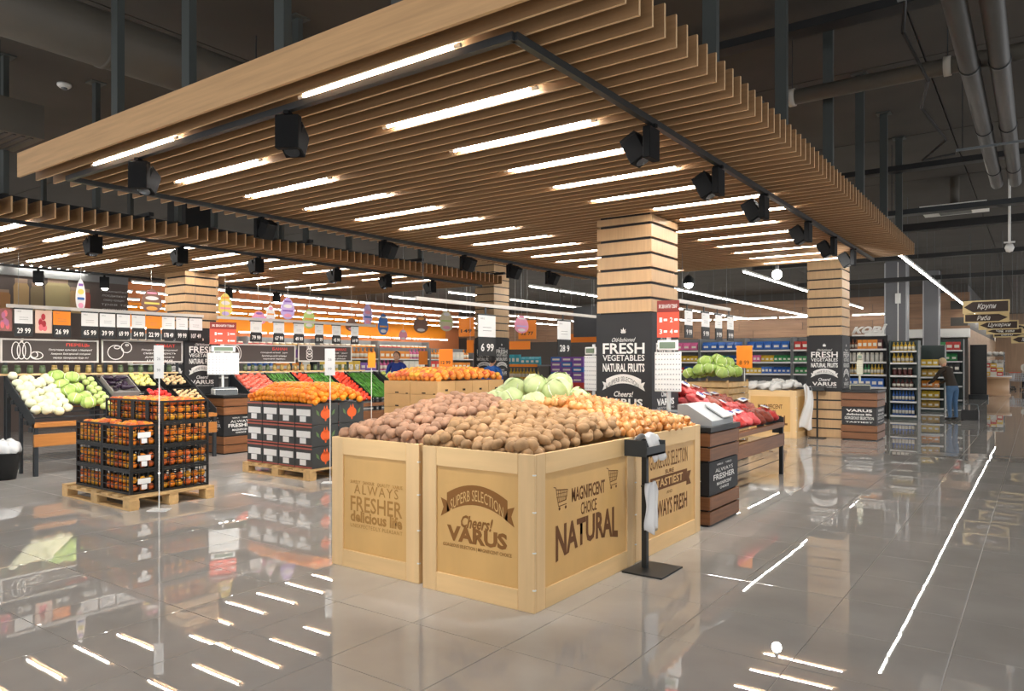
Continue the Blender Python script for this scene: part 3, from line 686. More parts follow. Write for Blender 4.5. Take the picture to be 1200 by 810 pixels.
# ------------------------------------------------------------------ black lattice crates
lat = M('lattice_black', '17191a', .45)
def lattice(label, L, Wd, Hh, sticker):
    t = thing('lattice_crate', label, 'crate', (0, 0, 0)); a, b = L/2, Wd/2; r = .008
    MB().box(-a+.004, a-.004, -b+.004, b-.004, .0, .012).build('base', lat, t)
    def side(w, solid):
        mb = MB().box(-w, w, 0, .012, .0, .022).box(-w, w, 0, .012, Hh-.022, Hh-.001).box(-w, -w+.022, 0, .012, .022, Hh-.022).box(w-.022, w, 0, .012, .022, Hh-.022)
        n = max(3, int(2*w/.085))
        for k in range(1, n): x = -w + 2*w*k/n; mb.box(x-.004, x+.004, .002, .01, .022, Hh-.022)
        for z in (.33, .66): mb.box(-w+.02, w-.02, .003, .009, Hh*z-.004, Hh*z+.004)
        if solid: mb.box(-w+.02, w-.02, .003, .009, Hh*.1, Hh*.55)
        return mb
    for rz, w, off in ((0, a, b), (pi, a, b), (pi/2, b-.013, a), (-pi/2, b-.013, a)):
        m = Matrix.Rotation(rz, 4, 'Z') @ Matrix.Translation((0, -off, 0))
        s = side(w, False).tf(m).build('lattice_side', lat, t)
        if sticker and rz == pi/2:
            MB().box(-.07, .07, -.004, -.001, Hh*.42, Hh*.66).tf(m).build('paper_label', paper, s)
            MB().box(-.03, .03, -.004, -.001, Hh*.18, Hh*.4).tf(m).build('paper_label', paper, s)
    return t
CH = .247; z0 = .146
la = lattice('', .605, .305, CH-.002, True); lb = lattice('', .555, .312, CH-.002, False)
rowsn = ['bottom', 'middle', 'upper', 'top']; na = nb = 0
tang = [ball(.041, .041, .038, 12, 8, .05, s, .12) for s in range(3)]
tang_m = [M('tangerine_peel', 'f08a1e', .4, var=.15, scale=30, bump=.1, perobj=.1), M('tangerine_yellow', 'e9a52a', .4, var=.15, scale=30, bump=.1, perobj=.1), M('tangerine_red', 'd9682a', .4, var=.15, scale=30, bump=.1, perobj=.1)]
tm = [p.mesh('tangerine', m, True) for p in tang for m in tang_m]; rq = random.Random(8)
def tanger(x, y, z, lab):
    o = link('tangerine', rq.choice(tm), None, (x+rq.uniform(-.004, .004), y+rq.uniform(-.004, .004), z+rq.uniform(-.003, .003)), (rq.uniform(-.6, .6), rq.uniform(-.6, .6), rq.uniform(0, 6))); tag(o, lab, 'tangerine', 'tangerines in the lattice crates')
for c, cx in enumerate((-8.72, -8.105)):
    for k in range(3):
        o = la if na == 0 else copy_tree(la); na += 1
        o.location = (cx, 4.1, z0+CH*k); o['label'] = '%s black lattice crate of the %s front stack on the tangerine pallet' % (rowsn[k] if k < 2 else 'top', 'left' if c == 0 else 'right'); o['group'] = 'lattice crates on the tangerine pallet'
        lab = 'tangerine in the %s crate of the %s front stack' % (rowsn[k] if k < 2 else 'top', 'left' if c == 0 else 'right')
        for i in range(7):
            for j in range(3):
                for l in range(2 + (k == 2)):
                    if j == 0 and l < 2 or (l == 2 and j < 3 and 0 < i < 6) or (c == 1 and i == 6) :
                        if l == 2 and (j == 1 and i % 2): continue
                        tanger(cx-.252+.084*i, 4.1-.092+.092*j, z0+CH*k+.06+.085*l, lab)
for c in range(4):
    cx = -8.87+.3155*c
    for k in range(4):
        o = lb if nb == 0 else copy_tree(lb); nb += 1
        o.location = (cx, 4.555, z0+CH*k); o.rotation_euler = (0, 0, R(90)); o['label'] = '%s black lattice crate in stack %s of the tall back row of tangerines' % (rowsn[k], ['one, leftmost', 'two from left', 'three from left', 'four, rightmost'][c]); o['group'] = 'lattice crates on the tangerine pallet'
        for i in range(3):
            for j in range(6):
                for l in range(3 if k == 3 else 2):
                    if (k == 3 and (l == 2 or (l == 1 and j == 0))) or (c == 3 and i == 2 and l < 2) or (k == 3 and j == 0):
                        tanger(cx-.095+.095*i, 4.555-.225+.09*j, z0+CH*k+.06+.083*l, 'tangerine in the %s crate of the tall back stacks' % rowsn[k])

# ------------------------------------------------------------------ dark printed cartons with oranges
cart_m = M('carton_charcoal', '3b3d3d', .7, var=.1, scale=6); cart_red = M('carton_red_strip', 'a8584a', .7); cart_or = M('carton_orange_print', 'e2622a', .7); cart_gr = M('carton_green_print', '5d7a4a', .7); kraft_in = M('carton_kraft_edge', 'b08a5a', .8)
bw, bd, bh = .352, .455, .286
cb = thing('fruit_carton', '', 'carton', (0, 0, 0))
MB().cbox(-bw/2+.003, bw/2-.003, -bd/2+.003, bd/2-.003, 0, bh-.002, .004).build('body', cart_m, cb)
MB().box(-bw*.4, bw*.4, -bd/2-.001, -bd/2+.003, bh*.42, bh*.72).build('address_label', paper, cb)
MB().box(-bw*.2, bw*.15, -bd/2-.002, -bd/2+.003, bh*.14, bh*.4).build('address_label', paper, cb)
MB().box(-bw*.48, bw*.48, -bd/2-.0008, -bd/2+.003, bh*.02, bh*.08).build('printed_strip', cart_red, cb)
MB().box(-bw*.48, bw*.48, -bd/2-.0008, -bd/2+.003, bh*.88, bh*.95).build('printed_strip', cart_red, cb)
em = print_mesh(cb, flat([[(.085*cos(a*pi/9), .07*sin(a*pi/9)) for a in range(18)], [(-.05, .03), (-.02, .11), (0, .05), (.02, .12), (.05, .04)], [(-.01, -.1), (.01, -.1), (.02, -.05), (-.02, -.05)]]), cart_or, (bw/2+.0002, 0, bh*.5), '+x', 'fruit_emblem')
print_mesh(cb, flat([[(s*.1, -.03), (s*.15, .0), (s*.16, .06), (s*.12, .03)] for s in (-1, 1)]), cart_gr, (bw/2+.0002, 0, bh*.5), '+x', 'leaf_print')
nc = 0
for j in range(2):
    for k in range(3):
        for i in range(4):
            o = cb if nc == 0 else copy_tree(cb); nc += 1
            o.location = (-9.0+.356*i, 6.53+.46*j, .146+.288*k)
            o['label'] = '%s dark carton, %s from the left in the %s row of the orange pallet' % (['bottom', 'middle', 'top'][k], ['first', 'second', 'third', 'fourth'][i], ['front', 'rear'][j]); o['group'] = 'dark cartons on the orange pallet'
org = [ball(.046, .046, .044, 12, 8, .03, s, .1) for s in range(2)]
org_m = [M('orange_peel', 'f7941d', .38, var=.1, scale=30, bump=.08, perobj=.08), M('orange_peel_deep', 'ee7f16', .38, var=.1, scale=30, bump=.08, perobj=.08)]
def orz(x, y):
    e = min(1, max(0, (x+9.2)/.3, 0))**.5*min(1, max(0, (-7.7-x)/.3))**.5*min(1, max(0, (y-6.27)/.3))**.6*min(1, max(0, (7.24-y)/.3))**.5
    return 1.03 + .2*e
heap('orange', 'bright orange in the heap over the dark cartons', 'orange', 'oranges heaped on the dark cartons', org, hexpts(-9.16, -7.74, 6.3, 7.2, .089, .12, rq), orz, org_m, under=.06, stuff_label='oranges deep in the dark cartons')

# ------------------------------------------------------------------ kraft trays with grapefruit
kraft = M('tray_kraft', 'c69c66', .75, var=.1, scale=5, perobj=.1); hole = M('tray_hole', '2c2014', .9)
kb = thing('kraft_tray', '', 'carton', (0, 0, 0)); kw, kd, kh = .598, .44, .217
MB().cbox(-kw/2, kw/2, -kd/2, kd/2, 0, kh, .004).build('body', kraft, kb)
MB().box(-.04, .04, -kd/2-.001, -kd/2+.002, kh*.06, kh*.16).build('vent_slot', hole, kb); MB().box(kw*.34, kw*.42, -kd/2-.001, -kd/2+.002, kh*.02, kh*.1).build('vent_slot', hole, kb)
MB().box(kw/2-.002, kw/2+.001, -.035, .035, kh*.25, kh*.4).build('hand_hole', hole, kb)
nc = 0
for k in range(5):
    for j in range(4):
        for i in range(2):
            o = kb if nc == 0 else copy_tree(kb); nc += 1
            o.location = (-8.7+.602*i, 9.05+.446*j, .15+.22*k); o['label'] = 'kraft tray on the grapefruit island, level %s, %s column, %s in depth' % (['one at the bottom', 'two', 'three', 'four', 'five under the fruit'][k], ['left', 'right'][i], ['first', 'second', 'third', 'last'][j]); o['group'] = 'kraft trays of the grapefruit island'
pallet('pine pallet under the kraft trays of grapefruit', -9.02, -7.78, 8.81, 10.64, .148)
gf = [ball(.051, .051, .047, 12, 8, .04, s, .1) for s in range(2)]
gf_m = [M('grapefruit_orange', 'f0973a', .4, var=.15, scale=20, perobj=.1), M('grapefruit_red', 'e5713a', .4, var=.15, scale=20, perobj=.1), M('grapefruit_yellow', 'f2b23c', .4, var=.12, scale=20, perobj=.1)]
def gfz(x, y):
    e = min(1, max(0, (x+9.0)/.3))**.5*min(1, max(0, (-7.8-x)/.35))**.5*min(1, max(0, (y-8.83)/.3))**.6*min(1, max(0, (10.62-y)/.35))**.5
    return 1.29 + .14*e
heap('grapefruit', 'ruddy grapefruit in the heap on the kraft trays', 'grapefruit', 'grapefruit heaped on the kraft trays', gf, hexpts(-8.98, -7.82, 8.85, 10.6, .105, .12, rq), gfz, gf_m, under=.05, stuff_label='grapefruit deep in the kraft trays')

# ------------------------------------------------------------------ sloping produce stands on the left
wire_m = M('wire_dark', '3b4044', .45, metal=.5)
def stand(label, x0, y0, L, depth=.95, zf=.7, slope=.6, apron=orangew, leg=wire_m):
    t = thing('produce_stand', label, 'stand', (x0, y0, 0)); zb = zf + depth*slope
    for y in (.03, L-.03):
        MB().box(-.05, 0, y-.025, y+.025, 0, zf-.02).build('leg', leg, t); MB().box(-depth, -depth+.05, y-.025, y+.025, 0, zb-.03).build('leg', leg, t)
        MB().box(-depth*.5-.04, -depth*.5, y-.02, y+.02, 0, zf+depth*.5*slope-.08).build('leg', leg, t)
    MB().cbox(-.03, .012, 0, L, zf-.3, zf-.13, .005).build('apron_board', apron, t)
    MB().cbox(-.06, .012, .0, L, zf-.04, zf+.02, .005).build('front_rail', apron, t)
    a = math.atan(slope); n = int(depth/.1)
    for k in range(n):
        x = -.07 - (depth-.1)*k/(n-1); z = zf - x*slope
        MB().box(x-.03, x+.03, .03, L-.03, z-.03, z-.014).build('deck_slat', apron if k % 3 == 0 else leg, t)
    for y in (0, L-.012):
        MB().add([(.0, y, zf-.1), (-depth, y, zb-.1), (-depth, y, zb+.09), (0, y, zf+.09), (.0, y+.012, zf-.1), (-depth, y+.012, zb-.1), (-depth, y+.012, zb+.09), (0, y+.012, zf+.09)],
                 [(0, 1, 2, 3), (7, 6, 5, 4), (0, 4, 5, 1), (1, 5, 6, 2), (2, 6, 7, 3), (3, 7, 4, 0)]).build('side_board', darkm, t)
        for k in range(6): xx = -.1-(depth-.2)*k/5; MB().box(xx-.05, xx+.05, y-.012, y+.024, zf-xx*slope-.16, zf-xx*slope-.1).build('side_cleat', darkm, t)
    for k in range(6): MB().cyl((-.05-depth*.17*k, .03, .2), (-.05-depth*.17*k, L-.03, .2), .005, n=5).build('basket_wire', leg, t)
    return t
SX = -11.05; dz = lambda x: .70 + (SX-x)*.6
stand('sloping stand of cabbages at the far left with orange-brown apron board', SX, 4.3, 1.2)
stand('sloping stand of aubergine and mushroom trays behind the tangerine pallet', SX, 5.52, 1.5)
long_stand = stand('long sloping stand of tomatoes and cucumbers behind the oranges', SX, 7.9, 3.6, apron=brownw)
stand('sloping stand of green pears behind the grapefruit island', SX, 11.6, 1.7)
wc = [ball(.066, .066, .06, 12, 8, .18, s) for s in range(3)]
heap('cauliflower', 'pale cauliflower on the left of the cabbage stand', 'cauliflower', 'cauliflowers on the cabbage stand', wc, hexpts(-11.98, -11.06, 4.33, 4.84, .118, .12, rq), lambda x, y: dz(x)+.09, [M('cauliflower_cream', 'f3eed2', .6, col2='dcdfae', scale=9, bump=.5, perobj=.06)], zjit=.05)
gcab = cabbage_me('bcd478', '8fb04a', 'green_cabbage', .115)
for x, y in hexpts(-11.98, -11.08, 4.85, 5.28, .19, .1, rq): cabbage('green_cabbage', gcab, 'bright green cabbage in the middle of the cabbage stand', 'cabbage', 'green cabbages on the cabbage stand', (x, y, dz(x)+.13+rq.uniform(0, .05)), rq.uniform(.82, .95), rq)
heap('kohlrabi', 'small pale green kohlrabi on the right of the cabbage stand', 'kohlrabi', 'kohlrabi on the cabbage stand', wc, hexpts(-11.98, -11.1, 5.26, 5.5, .115, .1, rq), lambda x, y: dz(x)+.085, [M('kohlrabi_green', 'cfdc94', .5, col2='a8bd62', scale=9, perobj=.06)], .75, .9)
def tray(label, x, y, sx, sy, mat, hh=.1):
    a = math.atan(.6); t = thing('display_tray', label, 'tray', (x, y, dz(x)+.035)); t.rotation_euler = (0, a, 0)
    MB().box(-sx/2, sx/2, -sy/2, sy/2, 0, .012).build('tray_floor', mat, t)
    for s in (-1, 1): MB().box(-sx/2, sx/2, s*sy/2-.006, s*sy/2+.006, .012, hh).build('tray_side', mat, t); MB().box(s*sx/2-.006, s*sx/2+.006, -sy/2+.006, sy/2-.006, .012, hh).build('tray_side', mat, t)
    return t
greyb = M('box_grey', '8f8a86', .7)
def fill(name, label, cat, group, protos, mats, x, y, sx, sy, s, up=.05, **k):
    heap(name, label, cat, group, protos, hexpts(x-sx/2+.02, x+sx/2-.02, y-sy/2+.02, y+sy/2-.02, s, .12, rq), lambda a, b: dz(a)+up, mats, **k)
egg = [MB().lathe([(.006, -.1), (.035, -.09), (.045, -.05), (.036, .03), (.024, .08), (.012, .1), (.006, .12)], 9).tf(Matrix.Rotation(R(85), 4, 'Y'))]
yp = [ball(.05, .045, .045, 10, 7, .3, 1)]; ms = [ball(.04, .034, .025, 9, 6, .3, 4)]
tray('grey tray of dark aubergines', -11.72, 5.76, .48, .4, greyb); fill('aubergine', 'dark purple aubergine in the grey tray', 'aubergine', 'aubergines in the grey tray', egg, [M('aubergine_skin', '2a1a2c', .25)], -11.72, 5.76, .42, .38, .12, .12, tilt=.15)
tray('dark tray of yellow peppers behind the price stand', -11.8, 6.17, .36, .36, black); fill('yellow_pepper', 'pale yellow pepper in the dark tray', 'pepper', 'yellow peppers in the dark tray', yp, [M('pepper_yellow', 'd6cf7a', .35, perobj=.1)], -11.8, 6.17, .36, .36, .09, .11)
tray('dark tray of red peppers', -11.4, 6.25, .36, .36, black); fill('red_pepper', 'red pepper in the dark tray', 'pepper', 'red peppers in the dark tray', yp, [M('pepper_red', 'c92a24', .3, perobj=.1)], -11.4, 6.25, .36, .36, .09, .11)
tray('dark tray of pale mushrooms, upper one', -11.8, 6.68, .36, .42, black); fill('mushroom', 'beige mushroom in the upper tray', 'mushroom', 'mushrooms in the upper tray', ms, [M('mushroom_beige', 'd8b98a', .6, perobj=.1)], -11.8, 6.68, .36, .42, .075, .11)
tray('dark tray of pale mushrooms, lower one', -11.4, 6.72, .36, .42, black); fill('mushroom', 'beige mushroom in the lower tray', 'mushroom', 'mushrooms in the lower tray', ms, [M('mushroom_beige')], -11.4, 6.72, .36, .42, .075, .11)
tom = [ball(.05, .05, .042, 10, 7, .05, s, .15) for s in range(2)]
tom_m = [M('tomato_red', 'e2452c', .25, perobj=.1)]; tom_p = [M('tomato_pink', 'e8705c', .3, perobj=.1)]
def cuc(n=8):
    mb = MB(); prof = [(.003, -.1), (.016, -.092), (.02, -.06), (.021, 0), (.019, .06), (.013, .092), (.003, .1)]
    mb.lathe(prof, n); mb.tf(Matrix.Rotation(R(90), 4, 'Y'))
    mb.v = [(x, y, z + 1.2*x*x) for x, y, z in mb.v]; return mb
cuc_m = [M('cucumber_green', '4f8a2c', .4, col2='2f6420', scale=12, perobj=.15)]
bands = [('tomato', 7.95, 8.6, 'pink tomato on the left of the long stand', tom_p, tom, .09), ('cucumber', 8.62, 9.2, 'green cucumber left of the middle tomatoes', cuc_m, None, .0), ('tomato', 9.22, 9.52, 'red tomato in the narrow middle band of the long stand', tom_m, tom, .09), ('cucumber', 9.54, 10.13, 'green cucumber in the middle of the long stand', cuc_m, None, 0), ('tomato', 10.15, 10.58, 'red tomato towards the right end of the long stand', tom_m, tom, .09), ('cucumber', 10.6, 11.42, 'green cucumber at the right end of the long stand', cuc_m, None, 0)]
ctr = 0
for nm, a, b, lab, mm, pr, s in bands:
    if pr:
        pts = [q for q in hexpts(-11.98, -11.08, a, b, s, .1, rq)]
        heap(nm, lab, nm, lab.replace('tomato', 'tomatoes'), pr, pts, lambda x, y: dz(x)+.075, mm, limit=90, stuff_label=lab.replace('tomato', 'tomatoes underneath,'))
    else:
        me = cuc().mesh('cucumber', mm[0], True); x = -11.9
        while x < -11.15:
            y = a+.06
            while y < b-.04:
                o = link('cucumber', me, None, (x+rq.uniform(-.02, .02), y, dz(x)+.05+.02*rq.random()), (0, R(31), R(rq.uniform(-8, 8)))); tag(o, lab, 'cucumber', lab.replace('cucumber', 'cucumbers')); y += .052
            x += .165
    dv = MB().add([(SX-.07, b+.002, dz(SX-.07)-.01), (SX-.93, b+.002, dz(SX-.93)-.01), (SX-.93, b+.002, dz(SX-.93)+.11), (SX-.07, b+.002, dz(SX-.07)+.11), (SX-.07, b+.012, dz(SX-.07)-.01), (SX-.93, b+.012, dz(SX-.93)-.01), (SX-.93, b+.012, dz(SX-.93)+.11), (SX-.07, b+.012, dz(SX-.07)+.11)], [(0, 1, 2, 3), (7, 6, 5, 4), (0, 4, 5, 1), (1, 5, 6, 2), (2, 6, 7, 3), (3, 7, 4, 0)])
    dv.tf(Matrix.Translation((-SX, -7.9, 0))).build('divider', black, long_stand)
heap('green_pear', 'yellow-green pear on the stand behind the grapefruit', 'pear', 'pears behind the grapefruit', gf, hexpts(-11.98, -11.1, 11.65, 13.25, .112, .1, rq), lambda x, y: dz(x)+.075, [M('pear_green', 'c3d06a', .4, perobj=.12)], limit=180, stuff_label='yellow-green pears underneath')

# ------------------------------------------------------------------ weighing scales and their stands
lcd = M('lcd_green', '6b7d68', .3); keyd = M('key_dots', '8d9093', .6); scale_w = M('scale_white', 'dfe0dd', .35)
def scale(label, loc, rz, kw=.3, kh=.4, kz=.36, poster=True, body=scale_w):
    t = thing('weighing_scale', label, 'scale', loc, rz)
    MB().cbox(-.19, .19, -.17, .17, 0, .1, .01).build('body', body, t); MB().cbox(-.18, .18, -.13, .16, .102, .122, .005).build('weighing_plate', greym, t)
    MB().add([(-.18, -.17, .015), (.18, -.17, .015), (.18, -.215, .0), (-.18, -.215, .0), (-.18, -.17, .09), (.18, -.17, .09)], [(0, 1, 2, 3), (4, 5, 2, 3), (1, 5, 2), (0, 4, 3), (0, 1, 5, 4)]).build('front_display', darkm, t)
    MB().cyl((0, .14, .1), (0, .14, kz+kh+.16), .022, n=10).build('pole', body, t)
    k = MB().cbox(-kw/2, kw/2, .085, .115, kz, kz+kh, .006).build('keypad', body, t)
    mb = MB(); nx, nz = 9, 8
    for i in range(nx):
        for j in range(nz):
            x = -kw/2 + kw*(i+.5)/nx; z = kz + kh*(j+.5)/nz; mb.box(x-kw*.02, x+kw*.02, .082, .086, z-kh*.014, z+kh*.014)
    tag(mb.build('key_marks', keyd, k), None, kind='stuff')
    d = MB().cbox(-kw*.38, kw*.38, .07, .13, kz+kh+.015, kz+kh+.12, .006).build('display', body, t); MB().box(-kw*.3, kw*.3, .067, .071, kz+kh+.035, kz+kh+.1).build('screen', lcd, d)
    if poster:
        z1 = kz+kh+.15; p = MB().box(-kw*.42, kw*.42, .1, .108, z1, z1+.38).build('poster', redp, t)
        MB().box(-kw*.42, kw*.42, .098, .1, z1+.26, z1+.38).build('poster_header', M('poster_dark', '8a3028', .6), p)
        text(p, 'ЯК ЗВАЖИТИ ТОВАР', (0, .097, z1+.32), kw*.7, .04, chalk, bold=.02)
        for i, (x, z) in enumerate(((-kw*.2, z1+.18), (kw*.2, z1+.18), (-kw*.2, z1+.06), (kw*.2, z1+.06))): text(p, str(i+1), (x-.02, .098, z), .03, .05, chalk, bold=.02); MB().box(x+.01, x+kw*.17, .098, .1, z-.012, z+.012).build('caption_block', chalk, p)
        MB().cyl((0, .14, kz+kh+.1), (0, .14, z1+.1), .012, n=8).build('poster_rod', greym, t)
    return t
def scale_stand(label, x0, x1, y0, y1, H, lines, lines_x=None):
    t = thing('scale_stand', label, 'stand', ((x0+x1)/2, (y0+y1)/2, 0)); hx, hy = (x1-x0)/2, (y1-y0)/2
    MB().box(-hx+.03, hx-.03, -hy+.03, hy-.03, .0, H-.05).build('core', black, t)
    bh = H*.13
    for z in (.02, .02+bh+.015, H-.06-bh*2-.015, H-.06-bh):
        for (a, b, c, d) in ((-hx, hx, -hy, -hy+.022), (-hx, hx, hy-.022, hy), (-hx, -hx+.022, -hy+.023, hy-.023), (hx-.022, hx, -hy+.023, hy-.023)):
            MB().cbox(a, b, c, d, z, z+bh, .003).build('board', brownw, t)
    MB().cbox(-hx-.01, hx+.01, -hy-.01, hy+.01, H-.05, H, .004).build('top', black, t)
    zp0, zp1 = .02+2*bh+.03, H-.06-2*bh-.03; hz = zp1-zp0
    p = MB().box(-hx+.012, hx-.012, -hy+.012, hy-.012, zp0, zp1).build('sign_panel', blackboard, t)
    for face, w, off in (('-y', hx, -hy+.0095), ('+x', hy, hx-.0095)):
        for (s, zz, ww, hh, bo) in lines:
            c = (0, off, zp0+hz*zz) if face == '-y' else (off, 0, zp0+hz*zz)
            text(p, s, c, 2*w*ww, hz*hh, chalk, face, bold=bo)
    return t
AF = [('VARUS  ·  VARUS', .88, .5, .06, .01), ('ALWAYS', .7, .6, .12, .0), ('FRESHER', .5, .72, .18, .02), ('MAGNIFICENT', .28, .5, .1, .02), ('CHOICE', .14, .3, .08, .02)]
VA = [('VARUS', .82, .72, .16, .03), ('delicious life', .6, .7, .12, .03), ('GORGEOUS SELECTION', .38, .8, .17, .01), ('TASTIEST', .14, .75, .08, .02)]
scale_stand('walnut-boarded scale stand with black panel, behind the dark orange cartons', -11.8, -11.1, 7.18, 7.85, 1.0, AF)
scale('white scale with wide keypad and red poster on the left stand', (-11.42, 7.4, 1.0), R(68), .52, .38, .34)
scale_stand('walnut-boarded scale stand with ALWAYS FRESHER panel beside the onion crate', -3.15, -2.5, 6.67, 7.49, .94, AF)
scale('white scale with keypad and red poster beside the onion crate', (-3.08, 6.98, .94), R(12), .27, .41, .31)
t = thing('label_printer', 'grey sloping label printer beside the onion heap', 'printer', (-2.68, 7.1, .94), R(90))
MB().add([(-.3, -.15, 0), (.3, -.15, 0), (.3, .2, 0), (-.3, .2, 0), (-.3, -.15, .05), (.3, -.15, .05), (.3, .1, .2), (-.3, .1, .2), (.3, .2, .2), (-.3, .2, .2)], [(0, 3, 2, 1), (0, 1, 5, 4), (4, 5, 6, 7), (7, 6, 8, 9), (3, 9, 8, 2), (0, 4, 7, 9, 3), (1, 2, 8, 6, 5)]).build('housing', M('printer_grey', 'a3a6a6', .45), t)
MB().add([(.0, -.155, .06), (.26, -.155, .06), (.26, .04, .18), (0, .04, .18), (0, -.165, .075), (.26, -.165, .075), (.26, .03, .195), (0, .03, .195)], [(0, 1, 2, 3), (7, 6, 5, 4), (0, 4, 5, 1), (1, 5, 6, 2), (2, 6, 7, 3), (3, 7, 4, 0)]).build('flap', M('printer_pale', 'c4c6c5', .4), t)
scale_stand('walnut-boarded scale stand with VARUS panel at the far column', -3.25, -2.58, 15.95, 16.85, 1.0, VA)
scale('pale scale on the stand by the far column', (-2.95, 16.25, 1.0), R(12), .12, .3, .3, False, M('scale_cream', 'd3cfb4', .4))
scale_stand('walnut-boarded scale stand hidden behind the onion heap', -5.6, -4.85, 8.7, 9.4, .95, AF)
scale('white scale seen from the side left of the near column', (-5.2, 9.05, .95), R(-20), .3, .5, .2, False)

# price stands: thin pole with a card
for x, y, nm, cw in ((-7.5, 4.1, 'tangerine crates', .1), (-7.42, 6.32, 'dark orange cartons', .13)):
    t = thing('price_stand', 'thin white pole with a tall price card in front of the ' + nm, 'price stand', (x, y, 0), R(36))
    MB().box(-.1, .1, -.07, .07, 0, .008).build('foot', paper, t); MB().cyl((0, 0, .008), (0, 0, 1.42), .006, n=8).build('pole', white, t)
    c = MB().box(-cw/2, cw/2, -.012, -.004, 1.385, 1.73).build('card', paper, t)
    for k in range(2): text(c, '26' if k else '99', (0, -.0135, 1.47+.12*k), cw*.35, .03, M('ink_grey', '6a6a6a', .7))
# black bag trolley at the far left edge
t = thing('bag_bin', 'black bin with crumpled clear bags at the far left edge', 'bin', (-11.15, 3.98, 0))
MB().lathe([(.14, 0), (.2, .34), (.21, .36), (.2, .36), (.19, .33), (.13, .02)], 18).build('bin_body', black, t, True)
for k in range(9): MB().cyl((-.3+.08*k, -.3, .0), (-.3+.08*k, -.3, .75), .006, n=5).build('basket_wire', wire_m, t)
for z in (.15, .35, .55, .75): MB().cyl((-.3, -.3, z), (.36, -.3, z), .007, n=5).build('basket_wire', wire_m, t)
for k in range(2): MB().box(.3, .34, -.32+.01*k, -.28, 0, .95).build('upright', darkm, t)
def crumple(u, v):
    a = u*2*pi; r = .2*sin(v*pi*.55+.25)*(1+.25*noise.noise(Vector((cos(a)*2, sin(a)*2, v*3)))); return (r*cos(a), r*sin(a), .33 + .17*cos(v*pi*.5)*1.0 + .04*noise.noise(Vector((cos(a)*3, sin(a)*3, v*4))))
film('plastic_bag', 'crumpled clear bags spilling from the black bin', (-11.15, 3.98, .02), crumple, 24, 12, M('clear_film', 'f0f2f2', .2, alpha=.75))
film('plastic_bag', 'clear bag hanging on the wire rack above the black bin', (-10.95, 3.72, .95), lambda u, v: ((u-.5)*.25+.03*sin(9*v), .04*sin(8*u+3*v), -v*.3+.04*sin(7*u)), 12, 12, MATS['clear_film'])

# ------------------------------------------------------------------ net bag stand and slatted wooden crates on the right
stand('short sloping stand of red net bags on the right of the onion crate', -2.88, 8.05, 2.45, 1.3, .7, .3, brownw, black)
rnb = random.Random(4)
def netbag(kind):
    c = {'pink': ('d8424a', 'e66a66'), 'red': ('b52a2c', 'd2453c'), 'brown': ('7d3324', 'a04a32')}[kind]
    mb = MB(); n, m = 18, 12; vs = []; fs = []
    for j in range(m+1):
        v = j/m
        for i in range(n):
            a = 2*pi*i/n; e = sin(pi*min(1, v*1.0)*.97+.03)**.6
            k = 1 + .5*noise.noise(Vector((cos(a)*3.2, sin(a)*3.2, v*8+len(kind))))
            vs.append(((v-.5)*.36, .11*e*k*cos(a), .075*e*k*sin(a)))
    for j in range(m):
        for i in range(n): fs.append((j*n+i, j*n+(i+1) % n, (j+1)*n+(i+1) % n, (j+1)*n+i))
    fs += [tuple(range(n)), tuple(range(m*n, m*n+n))]
    b = mb.add(vs, fs).mesh('net_bag', M('net_'+kind, c[1], .45, col2=c[0], scale=22, bump=.4), True)
    return b
nb3 = {k: netbag(k) for k in ('pink', 'red', 'brown')}; print_b = M('label_blue', '3d5fa8', .6)
lb_me = MB().add([(x, y, .086 + .018*cos(y*14)) for x in (-.09, .02) for y in (-.07, -.035, 0, .035, .07)], [(i, i+1, i+6, i+5) for i in range(4)]).mesh('paper_band', paper, True)
lb_me2 = MB().add([(x, y, .09 + .018*cos(y*14)) for x in (-.065, -.01) for y in (-.035, 0, .035)], [(0, 1, 4, 3), (1, 2, 5, 4)]).mesh('print_block', print_b, True)
kk = 0
for r in range(4):
    for c in range(8):
        x = -3.03 - .3*r; y = 8.25 + .275*c + rnb.uniform(-.03, .03)
        kind = rnb.choice(('pink', 'red', 'pink', 'brown')) if c < 6 else rnb.choice(('brown', 'red', 'brown'))
        z = .7 + (-2.88-x)*.3 + .1 + (.12 if c < 3 and r > 0 else 0)
        o = link('net_bag', nb3[kind], None, (x, y, z), (rnb.uniform(-.25, .25), .32+rnb.uniform(-.1, .1), rnb.uniform(-.5, .5))); kk += 1
        tag(o, '%s net bag, %s row up the sloping stand, %s from the scale' % (dict(pink='pinkish red', red='red', brown='brown-red')[kind], ['front', 'second', 'third', 'rear'][r], ['first', 'second', 'third', 'fourth', 'fifth', 'sixth', 'seventh', 'last'][c]), 'net bag', 'net bags on the right-hand stand')
        if rnb.random() < .75: l = link('paper_band', lb_me, o); link('print_block', lb_me2, l)
for x, y, z, kind, lab in ((-3.2, 8.2, 1.08, 'pink', 'pinkish red net bag of potatoes piled nearest the scale'), (-3.45, 8.35, 1.2, 'red', 'red net bag leaning behind the label printer'), (-3.7, 8.4, 1.36, 'brown', 'brown-red net bag on top beside the scale keypad')):
    o = link('net_bag', nb3[kind], None, (x, y, z), (.2, .5, .4)); tag(o, lab, 'net bag', 'net bags on the right-hand stand'); l = link('paper_band', lb_me, o); link('print_block', lb_me2, l)
